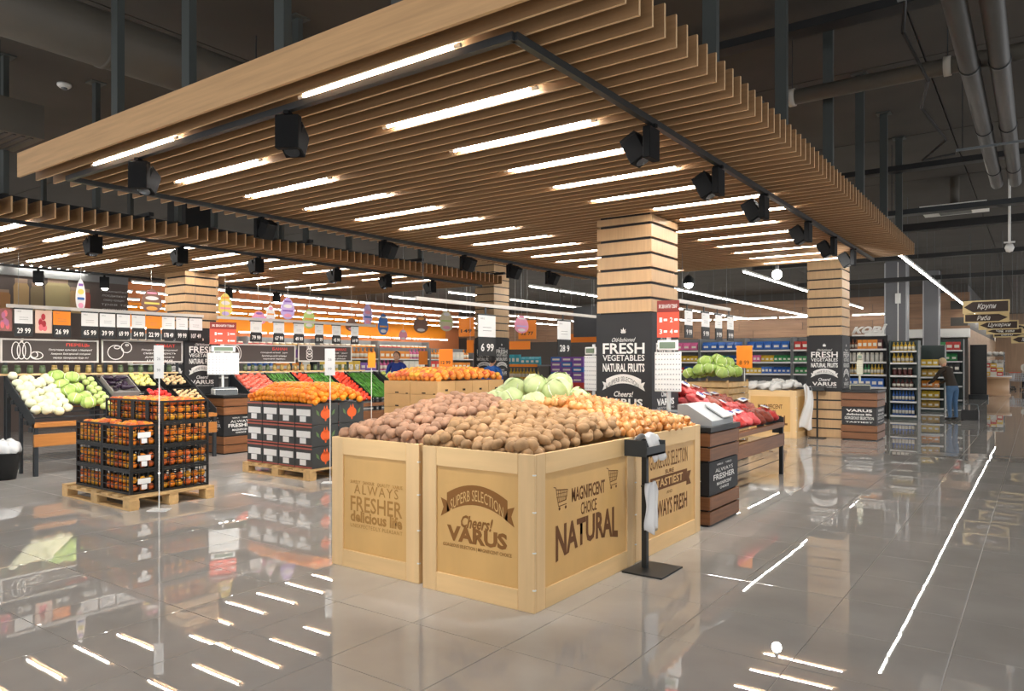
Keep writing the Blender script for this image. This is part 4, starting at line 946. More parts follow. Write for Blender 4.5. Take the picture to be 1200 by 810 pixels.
def slat_crate(label, loc, L, Wd, Hh, group):
    t = thing('slatted_crate', label, 'crate', loc, 0, group); a, b = L/2, Wd/2
    for sx in (-1, 1):
        for sy in (-1, 1): MB().box(sx*a-(.02 if sx > 0 else -.001), sx*a+(.001 if sx < 0 else -.0)+(.02 if sx < 0 else 0), sy*b-(.03 if sy > 0 else -.0), sy*b+(.03 if sy < 0 else 0), 0, Hh).build('corner_post', pinew, t)
    for k in range(3):
        z = .01 + k*(Hh-.02)/3; hh = (Hh-.02)/3-.025
        for s in (-1, 1): MB().box(-a-.002, a+.002, s*(b+.005)-.005, s*(b+.005)+.005, z, z+hh).build('slat', pinew, t); MB().box(s*(a+.006)-.005, s*(a+.006)+.005, -b, b, z, z+hh).build('slat', pinew, t)
    MB().box(-a+.022, a-.022, -b+.005, b-.005, .012, .024).build('bottom_board', pinew, t); return t
for k in range(4):
    slat_crate('slatted pine crate, %s in the stack under the green cabbages' % ['bottom', 'second', 'third', 'top'][k], (-4.2, 11.5, .002+.32*k), .7, .95, .315, 'slatted crates under the green cabbages')
for x, y in hexpts(-4.6, -3.8, 11.0, 12.0, .185, .1, rnb):
    cabbage('green_cabbage', gcab, 'green cabbage heaped on the slatted pine crates', 'cabbage', 'green cabbages on the slatted crates', (x, y, 1.33 + .14*max(0, 1-abs(x+4.2)/.5)), rnb.uniform(.75, .88), rnb)
for x, y, z in ((-4.3, 11.3, 1.58), (-4.08, 11.35, 1.56), (-4.2, 11.55, 1.6), (-4.42, 11.5, 1.55), (-4.1, 11.75, 1.55)):
    cabbage('green_cabbage', gcab, 'green cabbage heaped on the slatted pine crates', 'cabbage', 'green cabbages on the slatted crates', (x, y, z), .82, rnb)
t = thing('price_card', 'orange price card on a rod above the cabbages on slatted crates', 'price card', (-3.95, 12.1, 0))
MB().cyl((0, 0, 0), (0, 0, 1.46), .007, n=6).build('rod', white, t); p = MB().box(-.13, .13, -.01, 0, 1.46, 1.83).build('card', orangep, t); text(p, '8 99', (0, -.0115, 1.55), .16, .07, M('ink_dark', '5a2d08', .7))
# far crate with white bags
t, P, hx, hy = crate('distant birch crate full of white bags beside the far column', -5.06, -4.0, 15.5, 16.4)
p = P['-y']; at = crate_print(p, hx, hy, '-y')
text(p, 'MAGNIFICENT', at(0, .64), .5, .09, burn_d, bold=.02); text(p, 'CHOICE', at(0, .53), .25, .08, burn_d); text(p, 'NATURAL', at(0, .36), .7, .2, burn_d, bold=.035)
wbag = [ball(.16, .12, .08, 14, 9, .5, s).mesh('white_bag', M('bag_white', 'e4e2dc', .35), True) for s in range(4)]
for k, (x, y) in enumerate(hexpts(-5.05, -4.0, 15.5, 16.4, .25, .1, rnb)):
    o = link('white_bag', wbag[k % 4], None, (x, y, 1.02 + .1*rnb.random()), (rnb.uniform(-.3, .3), rnb.uniform(-.3, .3), rnb.uniform(0, 6))); tag(o, 'white plastic bag heaped in the distant birch crate', 'bag', 'white bags in the distant crate')
t = thing('bag_stand', 'dark bag stand in front of the far wooden column', 'stand', (-3.68, 15.85, 0))
MB().box(-.15, .15, -.13, .13, 0, .012).build('foot_plate', darkm, t); MB().box(-.015, .015, -.015, .015, .012, .98).build('pole', black, t); MB().box(-.16, .16, -.08, .08, .98, 1.05).build('tray', darkm, t)
film('plastic_bag', 'pale bags trailing from the bag stand at the far column', (-3.86, 15.76, 1.04), lambda u, v: ((u-.5)*.14*(1+v)+.04*sin(5*v), .03*sin(9*u+v*4), .05*(1-v)-v*.85+.03*sin(6*u)))

# ------------------------------------------------------------------ sign boards, price rails and hanging eggs
board_m = M('board_brown', '3f3632', .6); frame_m = M('board_frame', 'c9c5be', .5)
def signboard(label, y0, y1, z0, z1, head, lines, icon):
    t = thing('sign_board', label, 'sign', (-12.05, (y0+y1)/2, 0)); h = (y1-y0)/2
    MB().box(-.02, 0, -h, h, z0, z1).build('board', board_m, t)
    for a, b, c, d in ((-h, h, z0, z0+.025), (-h, h, z1-.025, z1), (-h, -h+.025, z0+.025, z1-.025), (h-.025, h, z0+.025, z1-.025)): MB().box(0, .008, a, b, c, d).build('frame_strip', frame_m, t)
    for s in (-1, 1): MB().box(-.05, -.02, s*(h-.08)-.02, s*(h-.08)+.02, 0, z1).build('post', wire_m, t)
    text(t, head, (.003, h*.55, z1-.085), .34, .055, redprint, '+x', bold=.03)
    for k, l in enumerate(lines): text(t, l, (.003, h*.4+.0*k, z1-.16-.06*k), .62-.06*k, .036, chalk, '+x', slant=.2)
    ic = MB()
    def ring(cx, cy, rx, ry, w=.012, n=20):
        vs = []
        for i in range(n): a = 2*pi*i/n; vs += [(cx+rx*cos(a), cy+ry*sin(a), 0), (cx+(rx-w)*cos(a), cy+(ry-w)*sin(a), 0)]
        ic.add(vs, [(2*i, (2*i+2) % (2*n), (2*i+3) % (2*n), 2*i+1) for i in range(n)])
    if icon == 'pepper':
        for q in (-.07, 0, .07): ring(q, 0, .06, .13)
        ring(.2, -.07, .09, .06); ring(.17, -.06, .05, .05); ic.add([(-.02, .12, 0), (.02, .12, 0), (.03, .18, 0), (0, .18, 0)], [(0, 1, 2, 3)])
    elif icon == 'tomato': ring(-.05, -.02, .13, .12); ring(.12, .06, .09, .09); ring(-.03, .06, .05, .03); ring(.13, .1, .03, .02)
    elif icon == 'banana': ring(0, 0, .1, .15); ring(-.03, 0, .09, .13)
    else:
        for q in (-.08, -.02, .04): ring(0, q, .08, .06)
        for q in (-.04, 0, .04): ring(q, .12, .02, .06)
    print_mesh(t, ic, chalk, (.003, -h*.6, (z0+z1)/2), '+x', 'icon')
signboard('brown framed pepper sign board above the cabbage stand', 4.254, 5.603, 1.550, 1.901, 'ПЕРЕЦЬ', ['Популярна культура з південної', 'Америки. Болгарський солодкий', 'перець прикрашає будь-які', 'улюблені страви'], 'pepper')
signboard('brown framed tomato sign board above the mushroom trays', 5.648, 7.006, 1.550, 1.919, 'ТОМАТ', ['Плоди мають яскравий', 'смак та користь', 'для здоров’я', 'щодня'], 'tomato')
signboard('brown framed sign board behind the left scale with orange heading', 7.725, 9.380, 1.541, 1.901, 'БАНАН', ['Солодкий м’який фрукт', 'багатий на калій і вітаміни', 'корисний перекус', 'на кожний день'], 'banana')
signboard('brown framed pineapple sign board above the cucumbers', 9.443, 10.855, 1.568, 1.910, 'АНАНАС', ['Тропічний фрукт', 'соковитий і солодкий', 'джерело вітамінів'], 'pine')
def rail(label, x, y0, y1, z):
    t = thing('price_rail', label, 'rail', (x, y0, z))
    MB().box(-.02, .02, 0, y1-y0, 0, .05).build('rail_bar', frame_m, t)
    n = max(2, int((y1-y0)/1.6))
    for k in range(n): yy = .15 + (y1-y0-.3)*k/(n-1); MB().cyl((0, yy, .05), (0, yy, 3.15-z), .003, n=4).build('suspension_wire', greym, t)
rail('white price rail hanging above the cabbage and mushroom stands', -11.95, 4.3, 7.33, 2.338)
rail('white price rail hanging above the tomatoes and cucumbers', -11.95, 7.6, 11.46, 2.338)
rail('long white price rail hanging above the grapefruit island', -6.75, 7.2, 12.1, 2.383)
rail('white price rail hanging right of the near column', -4.2, 9.94, 12.1, 2.411)
def ptag(label, x, y0, y1, z0, z1, price, card=paper, group=None, rz_=None):
    t = thing('price_tag', label, 'price tag', (x+.03, (y0+y1)/2, z0), 0, group); w = (y1-y0)/2*.95; H = z1-z0; zc = H*.47
    MB().box(-.006, .006, -w, w, zc, H).build('paper_card', card, t); b = MB().box(-.01, .01, -w, w, 0, zc).build('price_board', black, t)
    MB().box(-.03, .008, -w, w, H, H+.02).build('clip', darkm, t)
    if rz_: MB().box(-.03, -.02, -w*.1, w*.1, H+.02, rz_-z0).build('hook', darkm, t)
    text(b, price, (.0115, .0, zc*.45), w*1.5, zc*.42, chalk, '+x', bold=.02)
    text(t, 'VARUS', (.0075, -w*.55, H*.92), w*.5, H*.04, MATS['ink_grey'], '+x')
    for k in range(2): MB().box(.006, .0075, -w*.5, w*.5, H*(.7-.08*k), H*(.71-.08*k)).build('print_line', MATS['ink_grey'], t)
for y0, y1, pr, c in ((4.84, 5.11, '29 99', paper), (5.4, 5.68, '26 99', orangep), (5.84, 6.12, '65 99', paper), (6.14, 6.41, '39 99', paper), (6.43, 6.67, '69 99', paper), (6.69, 6.94, '54 99', paper), (6.96, 7.23, '22 99', orangep), (7.25, 7.5, '178 49', paper), (7.52, 7.76, '99 99', paper), (7.78, 8.06, '107 49', paper)):
    tgi = ['first', 'second', 'third', 'fourth', 'fifth', 'sixth', 'seventh', 'eighth', 'ninth', 'tenth'][[4.84, 5.4, 5.84, 6.14, 6.43, 6.69, 6.96, 7.25, 7.52, 7.78].index(y0)]; ptag('%s price tag from the left, with %s card, reading %s' % (tgi, 'orange' if c is orangep else 'white', pr.replace(' ', '.')), -11.95, y0*.9053, y1*.9053, 1.93, 2.318, pr, c, 'price tags on the left rail')
for k, (y0, y1, pr) in enumerate(((9.12, 9.4, '79 99'), (9.68, 9.96, '67 99'), (10.2, 10.48, '49 99'), (10.78, 11.02, '11 99'), (11.27, 11.53, '45 99'), (11.84, 12.08, '64 99'))):
    ptag('%s price tag on the rail above the tomatoes, reading %s' % (['first', 'second', 'third', 'fourth', 'fifth', 'last'][k], pr.replace(' ', '.')), -11.95, y0*.9053, y1*.9053, 1.94, 2.318, pr, paper, 'price tags over the tomatoes')
ptag('large white and black price tag reading 6.99 before the distant column', -6.75, 8.5, 8.94, 1.648, 2.255, '6 99', paper, 'large price tags over the grapefruit', 2.39); ptag('large white and black price tag reading 28.9, left of the near column', -6.75, 10.7, 11.15, 1.67, 2.27, '28 9', paper, 'large price tags over the grapefruit', 2.39)
for k, (y0, y1) in enumerate(((10.11, 10.4), (10.77, 11.09), (11.35, 11.65), (11.9, 12.2))):
    ptag('price tag right of the near column, %s on its rail' % ['first', 'second', 'third', 'last'][k], -4.2, y0, y1, 1.91, 2.31, '9 99', paper, 'price tags right of the near column', 2.415)
def hangposter(label, x, y0, y1, z0, z1, cols):
    t = thing('hanging_poster', label, 'poster', (x, (y0+y1)/2, z0)); h = (y1-y0)/2
    MB().box(-.006, .006, -h, h, 0, z1-z0).build('sheet', cols[0], t)
    for k in range(7): a = random.uniform(-h*.6, h*.6); b = random.uniform(.06, z1-z0-.06); o = print_mesh(t, flat([[(.045*cos(q*pi/5)*h*6, .05*sin(q*pi/5)) for q in range(10)]]), cols[1+k % 2], (.007+.0003*k, a*.7, b), '+x', 'berry_print')
hangposter('small poster of pomegranates between the first price tags', -11.93, 4.66, 4.88, 1.985, 2.32, (M('poster_cream', 'd9b9a6', .6), M('poster_crimson', 'a3202c', .6), M('poster_rose', 'd96a72', .6)))
hangposter('poster of onions at the far left of the price rail', -11.93, 4.17, 4.36, 2.0, 2.32, (M('poster_cream2', '8d5a52', .6), M('poster_violet', 'b06a8c', .6), MATS['poster_rose']))
# egg-shaped cardboard hangers
def egghang(label, y0, y1, z0, z1, base, spots, kind=0, x=-12.3):
    t = thing('egg_hanger', label, 'decoration', (x, (y0+y1)/2, z0), 0, 'egg-shaped hanging cards'); w = (y1-y0)/2; H = z1-z0; n = 24; poly = []
    for i in range(n):
        a = 2*pi*i/n; s = sin(a); ww = w*(1 - .22*s) if kind != 2 else w
        poly.append((ww*cos(a) if kind != 2 else max(-w, min(w, 1.25*w*cos(a))), H/2 + H/2*s))
    m = MB().prism(poly, -.006, .006); m.tf(Matrix.Rotation(pi/2, 4, 'Z')); m.build('card', base, t)
    for k, sp in enumerate(spots):
        zc = H*(.18 + .64*k/max(1, len(spots)-1)); ww = w*.8*(1-abs(zc/H-.45)*1.1)
        q = [(ww*cos(2*pi*i/14), H*.085*sin(2*pi*i/14)) for i in range(14)] if k % 2 == 0 else [(-ww, -H*.05), (-ww*.5, H*.05), (0, -H*.04), (ww*.5, H*.05), (ww, -H*.05), (ww, 0), (ww*.5, H*.09), (0, 0), (-ww*.5, H*.09), (-ww, 0)]
        if k % 2: q = [(-ww, -H*.04), (ww, -H*.04), (ww, H*.04), (-ww, H*.04)]
        print_mesh(t, flat([q]), sp, (.0072+.0002*k, 0, zc), '+x', 'painted_band')
    ym = (y0+y1)/2; ys = 2.089 + SP*round((ym-2.089)/SP) - ym if y1 < 11.8 else 0
    MB().cyl((0, 0, H-.01), (0, ys, (3.142 if y1 < 11.8 else 4.845)-z0), .0025, n=4).build('thread', white, t)
C = lambda n, h: M('egg_'+n, h, .6)
wh, vi, bl, ye, pk, br, gr, og, lp = C('white', 'e8e4e2'), C('violet', '8a5fb0'), C('blue', '3f6fb8'), C('yellow', 'e6d46a'), C('pink', 'e89ab4'), C('brown', '7d5a4c'), C('green', 'b5cf7a'), C('orange', 'eaa04a'), C('lilac', 'c3aee0')
for (y0, y1, z0, z1, base, sp, kd, lab) in (
    (5.38, 5.52, 2.36, 2.87, wh, (pk, bl, ye, vi), 0, 'tall white egg card with violet tip and blue band'),
    (6.42, 6.77, 2.40, 2.81, br, (og, ye, wh, pk), 0, 'broad brown egg card with a yellow base, left of a column'),
    (7.85, 8.13, 2.38, 2.84, ye, (lp, pk, wh, og), 0, 'yellow egg card with an orange tip, right of the column'),
    (8.56, 8.87, 2.29, 2.55, pk, (wh, lp, vi), 0, 'small pink egg card half hidden by a price tag'),
    (8.88, 9.08, 2.33, 2.68, wh, (pk, og, pk), 0, 'slim white and pink egg card'),
    (9.22, 9.55, 2.42, 2.86, lp, (pk, vi, wh, vi), 0, 'lilac egg card with purple cap'),
    (9.76, 10.07, 2.25, 2.66, gr, (wh, og, wh), 0, 'pale green egg card shaped like a house'),
    (10.91, 11.25, 2.24, 2.53, br, (pk, og, br), 0, 'small brown egg card above the last price tag'),
    (11.42, 11.69, 2.38, 2.88, lp, (pk, bl, pk, lp), 0, 'tall lilac egg card with pink bands'),
    (11.88, 12.20, 2.19, 2.68, bl, (wh, og, bl, wh), 0, 'blue and white round egg card'),
    (13.06, 13.56, 2.27, 2.71, br, (wh, br, og), 0, 'wide dark brown egg card in the distance'),
    (14.00, 14.53, 2.35, 2.88, C('beige', 'd8cba6'), (pk, gr, wh), 0, 'large beige speckled egg card'),
    (12.56, 12.83, 2.08, 2.34, pk, (wh, pk, wh), 0, 'tiny pale pink egg card low in the distance'),
    (17.27, 17.97, 2.41, 2.93, pk, (wh, lp, pk, wh), 0, 'pink egg card right of the distant column')): egghang(lab, y0, y1, z0, z1, base, sp, kd)

# photo wall with jars behind the far canopy
pw = thing('photo_wall', 'grey-brown partition with a large printed picture of preserve jars', 'partition', (-18.6, 3.7, 0))
MB().box(-.12, 0, -6, 5.66, 0, 3.5).build('panel', M('partition_taupe', '6e625c', .7), pw); MB().box(-.25, .02, -6, 5.66, 3.5, 4.2).build('bulkhead', M('bulkhead_grey', '8f9090', .6), pw)
def jar(y, z0, w, h, body, lid):
    j = print_mesh(pw, flat([[(-w, 0), (w, 0), (w*1.05, h*.75), (w*.8, h*.86), (-w*.8, h*.86), (-w*1.05, h*.75)]]), body, (.003, y, z0), '+x', 'jar_print')
    print_mesh(pw, flat([[(-w*.85, h*.86), (w*.85, h*.86), (w*.85, h), (-w*.85, h)]]), lid, (.0035, y, z0), '+x', 'lid_print')
J = lambda n, h: M('jar_'+n, h, .6)
for y, w, h, c in ((2.95, .13, .45, 'b9885a'), (3.3, .15, .72, 'c9a878'), (3.62, .13, .66, '9c8a6a'), (4.06, .26, .8, 'c8b98a'), (4.45, .13, .62, 'cfae80'), (4.68, .1, .6, 'c9675a')): jar(y-.02, 2.72, w, h, J(c, c), J('lid', 'b59a84'))
for k, l in enumerate(('Гармонійне', 'поєднання', 'смаку кращих', 'трав та', 'спецій')): text(pw, l, (.003, 5.32, 3.3-.11*k), .62-.06*(k % 3), .06, chalk, '+x', slant=.2)
for k in range(6):
    o = copy_tree(bt); o.location = (-18.5, -1.9+1.75*k, 3.72); tag(o, 'slim white light fixed along the grey bulkhead over the jar picture', 'lamp', 'lights along the bulkhead')
    for ch in list(o.children):
        if ch.name.startswith('suspension'): bpy.data.objects.remove(ch)

# ------------------------------------------------------------------ shelving with goods
shelf_g = M('shelf_grey', '7b7d7e', .5); shelf_d = M('shelf_green_grey', '3f4d4b', .5); strip_w = M('strip_white', 'd9d9d6', .5)
def goods_me(kind, w, h, d, col):
    key = (kind, w, h, d, col)
    if key in GM: return GM[key]
    m = M('goods_'+col, col, .4); m2 = M('goods_light', 'e6e0d2', .5); mb = MB()
    if kind == 'carton':
        mb.box(-w/2, w/2, -d, 0, 0, h); mb.add([(-w*.35, -d-.002, h*.3), (w*.35, -d-.002, h*.3), (w*.35, -d-.002, h*.65), (-w*.35, -d-.002, h*.65)], [(0, 1, 2, 3)], 1)
    elif kind == 'bottle':
        r = w/2*.92; mb.lathe([(r*.9, 0), (r, .01), (r, h*.58), (r*.35, h*.78), (r*.33, h*.93), (r*.4, h*.93), (r*.4, h)], 10, (0, -r-.01, 0)); mb.lathe([(r*1.02, h*.15), (r*1.02, h*.48)], 10, (0, -r-.01, 0), 1)
    elif kind == 'jar':
        r = w/2*.92; mb.lathe([(r*.9, 0), (r, .01), (r, h*.78), (r*.8, h*.84)], 10, (0, -r-.01, 0)); mb.lathe([(r*.86, h*.84), (r*.86, h)], 10, (0, -r-.01, 0), 1)
    else:   # pouch
        mb.add([(-w/2, -.05, 0), (w/2, -.05, 0), (w/2, -.12, h*.1), (-w/2, -.12, h*.1), (w*.48, -.12, h*.7), (-w*.48, -.12, h*.7), (w*.5, -.05, h), (-w*.5, -.05, h), (-w/2, 0, 0), (w/2, 0, 0), (w*.5, -.03, h), (-w*.5, -.03, h)],
               [(0, 1, 2, 3), (3, 2, 4, 5), (5, 4, 6, 7), (7, 6, 10, 11), (8, 11, 10, 9), (0, 3, 5, 7, 11, 8), (1, 9, 10, 6, 4, 2)]); mb.add([(-w*.3, -.122, h*.3), (w*.3, -.122, h*.3), (w*.3, -.122, h*.55), (-w*.3, -.122, h*.55)], [(0, 1, 2, 3)], 1)
    GM[key] = mb.mesh(kind, [m, m2], kind in ('bottle', 'jar')); return GM[key]
GM = {}; NAMES = {}
CN = {'2f62b0': 'blue', 'd8b33a': 'yellow', '7a4fa0': 'purple', 'c43a34': 'red', '3f8f56': 'green', 'e08a2c': 'orange', 'd9d6cc': 'white', '5a2a26': 'dark red', '2fa0b4': 'teal', '2a2a2e': 'black', 'c9a04a': 'golden', '7d4a2e': 'brown', 'd66a9a': 'pink'}
gr_ = random.Random(11)
def shelving(label, loc, rz, Wd, H, D, zs, body, goods, where, hdr=None, cap=400):
    """goods: per shelf a list of (kind, w, h, colours); front faces local -y"""
    t = thing('shelf_unit', label, 'shelf', loc, rz); a = Wd/2
    MB().box(-a, a, D-.03, D, 0, H).build('back_panel', body, t)
    for s in (-1, 1): MB().box(s*a-(.03 if s > 0 else 0), s*a+(.03 if s < 0 else 0), 0, D-.031, 0, H).build('side_panel', body, t)
    MB().box(-a+.031, a-.031, .03, D-.031, 0, .1).build('plinth', body, t)
    for z in zs:
        s = MB().box(-a+.031, a-.031, 0, D-.031, z-.03, z).build('shelf', body, t); MB().box(-a+.031, a-.031, -.006, -.001, z-.045, z+.005).build('price_strip', strip_w, s)
    if hdr: MB().box(-a, a, -.02, D, H, H+.25).build('header', hdr, t)
    Rm = Matrix.Translation(loc) @ Matrix.Rotation(rz, 4, 'Z'); lv = ['lowest', 'second', 'third', 'fourth', 'fifth', 'sixth', 'top']
    for r, z in enumerate(zs):
        if r >= len(goods) or not goods[r]: continue
        x = -a+.05; run = 0
        while x < a-.06:
            if run <= 0: kind, w, h, cols = gr_.choice(goods[r]); run = gr_.randint(3, 6); col = gr_.choice(cols)
            if x + w > a-.04: break
            o = link(kind, goods_me(kind, w, h, min(.2, D*.6), col), None, Rm @ Vector((x+w/2, .02+max(min(.2, D*.6), w+.01 if kind in ('bottle', 'jar') else 0), z+.001)), (0, 0, rz))
            tag(o, '%s %s on the %s shelf %s' % (CN[col], kind, 'top' if r == len(zs)-1 else lv[r], where), kind, 'goods ' + where); x += w*1.06; run -= 1
    return t
B, Y_, PU, RE, GN, OR, WH, DR, TE, BK, GO, BR, PI_ = '2f62b0', 'd8b33a', '7a4fa0', 'c43a34', '3f8f56', 'e08a2c', 'd9d6cc', '5a2a26', '2fa0b4', '2a2a2e', 'c9a04a', '7d4a2e', 'd66a9a'
mix = [('carton', .11, .17, (B, Y_, GN, RE, WH)), ('pouch', .12, .2, (Y_, B, OR, GN)), ('carton', .1, .2, (WH, PU, PI_, B))]
big = [('pouch', .24, .26, (PU, B, PI_)), ('carton', .2, .24, (B, PU, RE))]
zsR = (.12, .5, .87, 1.22, 1.57, 1.93)
uw = 1.42
for k in range(5):
    shelving('shop shelving behind the heaps, %s bay from the far column' % ['first', 'second', 'third', 'fourth', 'fifth'][k], (-5.2-uw*k, 22.4, 0), 0, uw-.02, 2.3, .5, zsR, shelf_g, [None, None, None, mix, mix, big], 'of the %s bay behind the heaps' % ['first', 'second', 'third', 'fourth', 'fifth'][k])
shelving('drinks and jars shelving right of the far column', (-3.92, 22.4, 0), 0, 1.1, 2.3, .5, zsR, black, [[('jar', .12, .2, (WH, BK))], [('carton', .16, .22, (WH, B))], [('carton', .15, .24, (TE, B, WH)), ('pouch', .14, .25, (TE, B))], [('bottle', .08, .28, (GO, Y_, GN))], [('jar', .11, .26, (WH, BK))], [('carton', .12, .26, (RE, DR, OR)), ('bottle', .09, .28, (RE, BR))]], 'right of the far column')
t = thing('letter_sign', 'white italic letters standing on top of the drinks shelving', 'sign', (-3.86, 22.6, 2.3)); MB().box(-.45, .4, 0, .05, 0, .04).build('base_bar', white, t)
me = text_mesh('кові', .8, .26, white, bold=.04, slant=.45); o = link('lettering', me, t); o.matrix_local = frame_mat((0, .02, .2), (1, 0, 0), (0, 0, 1)); s_ = o.modifiers.new('depth', 'SOLIDIFY'); s_.thickness = .03
ec = shelving('dark green end shelf of cans and bottles beside the stooping man', (-2.97, 22.3, 0), 0, .7, 2.15, .55, (.12, .5, .86, 1.2, 1.55, 1.87), shelf_d, [[('bottle', .075, .28, (B,))], [('bottle', .075, .28, (B,))], [('bottle', .1, .24, (DR,))], [('jar', .12, .2, (DR, BK))], [('bottle', .1, .26, (OR, Y_))], [('bottle', .09, .24, (Y_, OR))]], 'of the dark green end unit')
shelving('snack end shelf of yellow bags in front of the stooping man', (-2.72, 26.4, 0), 0, .7, 2.1, .5, (.12, .42, .75, 1.1, 1.45), shelf_d, [[('pouch', .16, .24, (Y_, GO))], [('pouch', .16, .24, (Y_, GN))], [('pouch', .16, .24, (Y_, OR))], [('pouch', .16, .24, (GO, Y_))], [('carton', .15, .2, (GN, Y_))]], 'of the snack end unit')
shelving('distant shelving beyond the snack unit', (-2.85, 31, 0), 0, 1.3, 2.4, .5, (.2, .7, 1.2, 1.6, 2.0), shelf_d, [None, None, [('carton', .18, .3, (WH, BK))], [('pouch', .2, .28, (GN, Y_, OR))], [('carton', .22, .3, (RE, GN, WH))]], 'of the distant unit beyond the snacks')
mixL = [('carton', .3, .36, (B, Y_, RE, WH, GN)), ('bottle', .2, .4, (OR, B, PI_, WH)), ('carton', .26, .3, (PU, WH, OR))]
for k in range(4): shelving('gondola shelving under the egg cards, bay %s' % ['one', 'two', 'three', 'four'][k], (-20.5, 15.5+2.9*k, 0), R(90), 2.86, 2.15, .55, (.2, .75, 1.25, 1.7), shelf_g, [None, None, mixL, mixL], 'of gondola bay %s' % ['one', 'two', 'three', 'four'][k])
for k in range(5): shelving('wall shelving under the orange band, bay %s' % ['one', 'two', 'three', 'four', 'five'][k], (-29.3, 14+4.1*k, 0), R(90), 4.06, 2.75, .6, (.3, .9, 1.5, 2.1), shelf_g, [None, None, [('carton', .4, .42, (BR, OR, RE, WH))], [('jar', .34, .42, (BR, OR, GO, RE))]], 'of wall bay %s' % ['one', 'two', 'three', 'four', 'five'][k])
for k in range(14):
    o = copy_tree(bt); o.location = (-29.0, 11.5+1.6*k, 2.9); tag(o, 'slim white light strip over the wall shelving under the orange band', 'lamp', 'lights over the wall shelving')
    for ch in list(o.children):
        if ch.name.startswith('suspension'): MB().box(-1.0, -.04, .7, .74, .05, .07).build('wall_arm', white, o); bpy.data.objects.remove(ch)
# promotional stacks in the middle distance
def boxstack(label, where, x0, y0, z0, nx, nz, w, h, d, cols):
    for k in range(nz):
        for i in range(nx):
            o = link('goods_box', goods_me('carton', w*.97, h*.97, d, cols[(i+k) % len(cols)]), None, (x0+w*(i+.5), y0+d, z0+h*k)); tag(o, '%s, row %s from the bottom, %s from the left' % (label, ['one', 'two', 'three', 'four', 'five', 'six'][k], ['first', 'second', 'third', 'fourth', 'fifth', 'sixth'][i]), 'box', where)
tb = thing('promo_table', 'red-fronted promotion table under the purple boxes', 'table', (-11.6, 19.3, 0)); MB().box(-.75, .75, -.3, .4, .7, .95).build('table_skirt', M('skirt_red', 'b8322c', .6), tb); 
for sx in (-.7, .7):
    for sy in (-.25, .35): MB().box(sx-.03, sx+.03, sy-.03, sy+.03, 0, .7).build('leg', darkm, tb)
boxstack('purple and white box', 'purple boxes on the promotion table', -12.2, 19.05, .952, 3, 5, .38, .155, .3, (PU, B, PU))
t2 = thing('promo_table', 'orange-edged promotion table of yellow bottles', 'table', (-13.3, 18.95, 0)); MB().box(-.85, .85, -.3, .5, .95, 1.05).build('table_top', kraft, t2); MB().box(-.87, .87, -.32, -.3, 1.42, 1.5).build('upper_edge', orangep, t2); MB().box(-.87, .87, -.3, .5, 1.44, 1.48).build('upper_shelf', shelf_g, t2)
for sx in (-.83, .83):
    for sy in (-.27, .47): MB().box(sx-.02, sx+.02, sy-.02, sy+.02, 0, 1.44).build('leg', darkm, t2)
for i in range(13): o = link('bottle', goods_me('bottle', .11, .32, .2, Y_), None, (-14.05+.125*i, 18.9, 1.051)); tag(o, 'yellow bottle on the orange-edged promotion table', 'bottle', 'yellow bottles on the promotion table')
for i in range(5): o = link('carton', goods_me('carton', .14, .32, .1, TE), None, (-13.95+.16*i, 18.95, 1.481)); tag(o, 'teal carton on top of the orange-edged table', 'carton', 'teal cartons on the promotion table')
for i in range(4): o = link('pouch', goods_me('pouch', .17, .25, .1, TE), None, (-13.1+.18*i, 18.95, 1.481)); tag(o, 'teal pouch on top of the orange-edged table', 'pouch', 'teal pouches on the promotion table')
boxstack('kraft box', 'kraft boxes under the yellow bottles', -14.1, 18.7, 0, 4, 4, .4, .235, .3, (GO, BR))
def card(name, label, c, w, h, face, mat, txt, cat='sign', wire=True):
    t = thing(name, label, cat, c, 0 if face == '-y' else R(90)); MB().box(-w/2, w/2, -.008, .008, 0, h).build('card', mat, t)
    if txt: text(t, txt, (0, -.0095, h*.3), w*.7, h*.18, black, bold=.02)
    if wire: MB().cyl((0, 0, h), (0, 0, 4.845-c[2]), .003, n=4).build('thread', white, t)
    else: MB().cyl((0, .01, -wire[0] if isinstance(wire, tuple) else -c[2]), (0, .01, h*.5), .007, n=5).build('rod', white, t)
    return t
card('hanging_card', 'orange hanging card with price, left of the large price tag', (-15.5, 19, 2.42), .66, .62, '-y', orangep, '149')
card('hanging_card', 'orange hanging card right of the distant column', (-13.25, 19.3, 2.3), .68, .6, '-y', orangep, '32 77')
card('price_card', 'orange price card on a rod at the end of the cucumbers', (-10.95, 10.4, 1.45), .2, .3, '+x', orangep, '', 'price card', False)
card('price_card', 'orange price card on a rod among the pears', (-12.12, 13.2, 1.5), .3, .33, '+x', orangep, '', 'price card', False)
card('price_card', 'large orange price card on a rod over the grapefruit', (-9.28, 10.75, 1.44), .34, .37, '-y', orangep, '12 99', 'price card', False)
card('hanging_card', 'tall narrow orange card above the grapefruit', (-10.9, 13.5, 1.78), .2, .3, '-y', orangep, '')
for x0, x1, z, lab in ((-15.2, -13.95, 2.0, 'left'), (-12.6, -10.4, 2.2, 'right')):
    card('hanging_banner', 'orange header banner over the middle promotions, %s one' % lab, ((x0+x1)/2, 20.5, z), x1-x0, .28, '-y', orangep, '', 'banner')
card('hanging_banner', 'dark grey hanging panel left of the near column', (-11.3, 20.0, 2.35), 1.3, .95, '-y', M('panel_slate', '3a3c40', .6), '', 'banner')
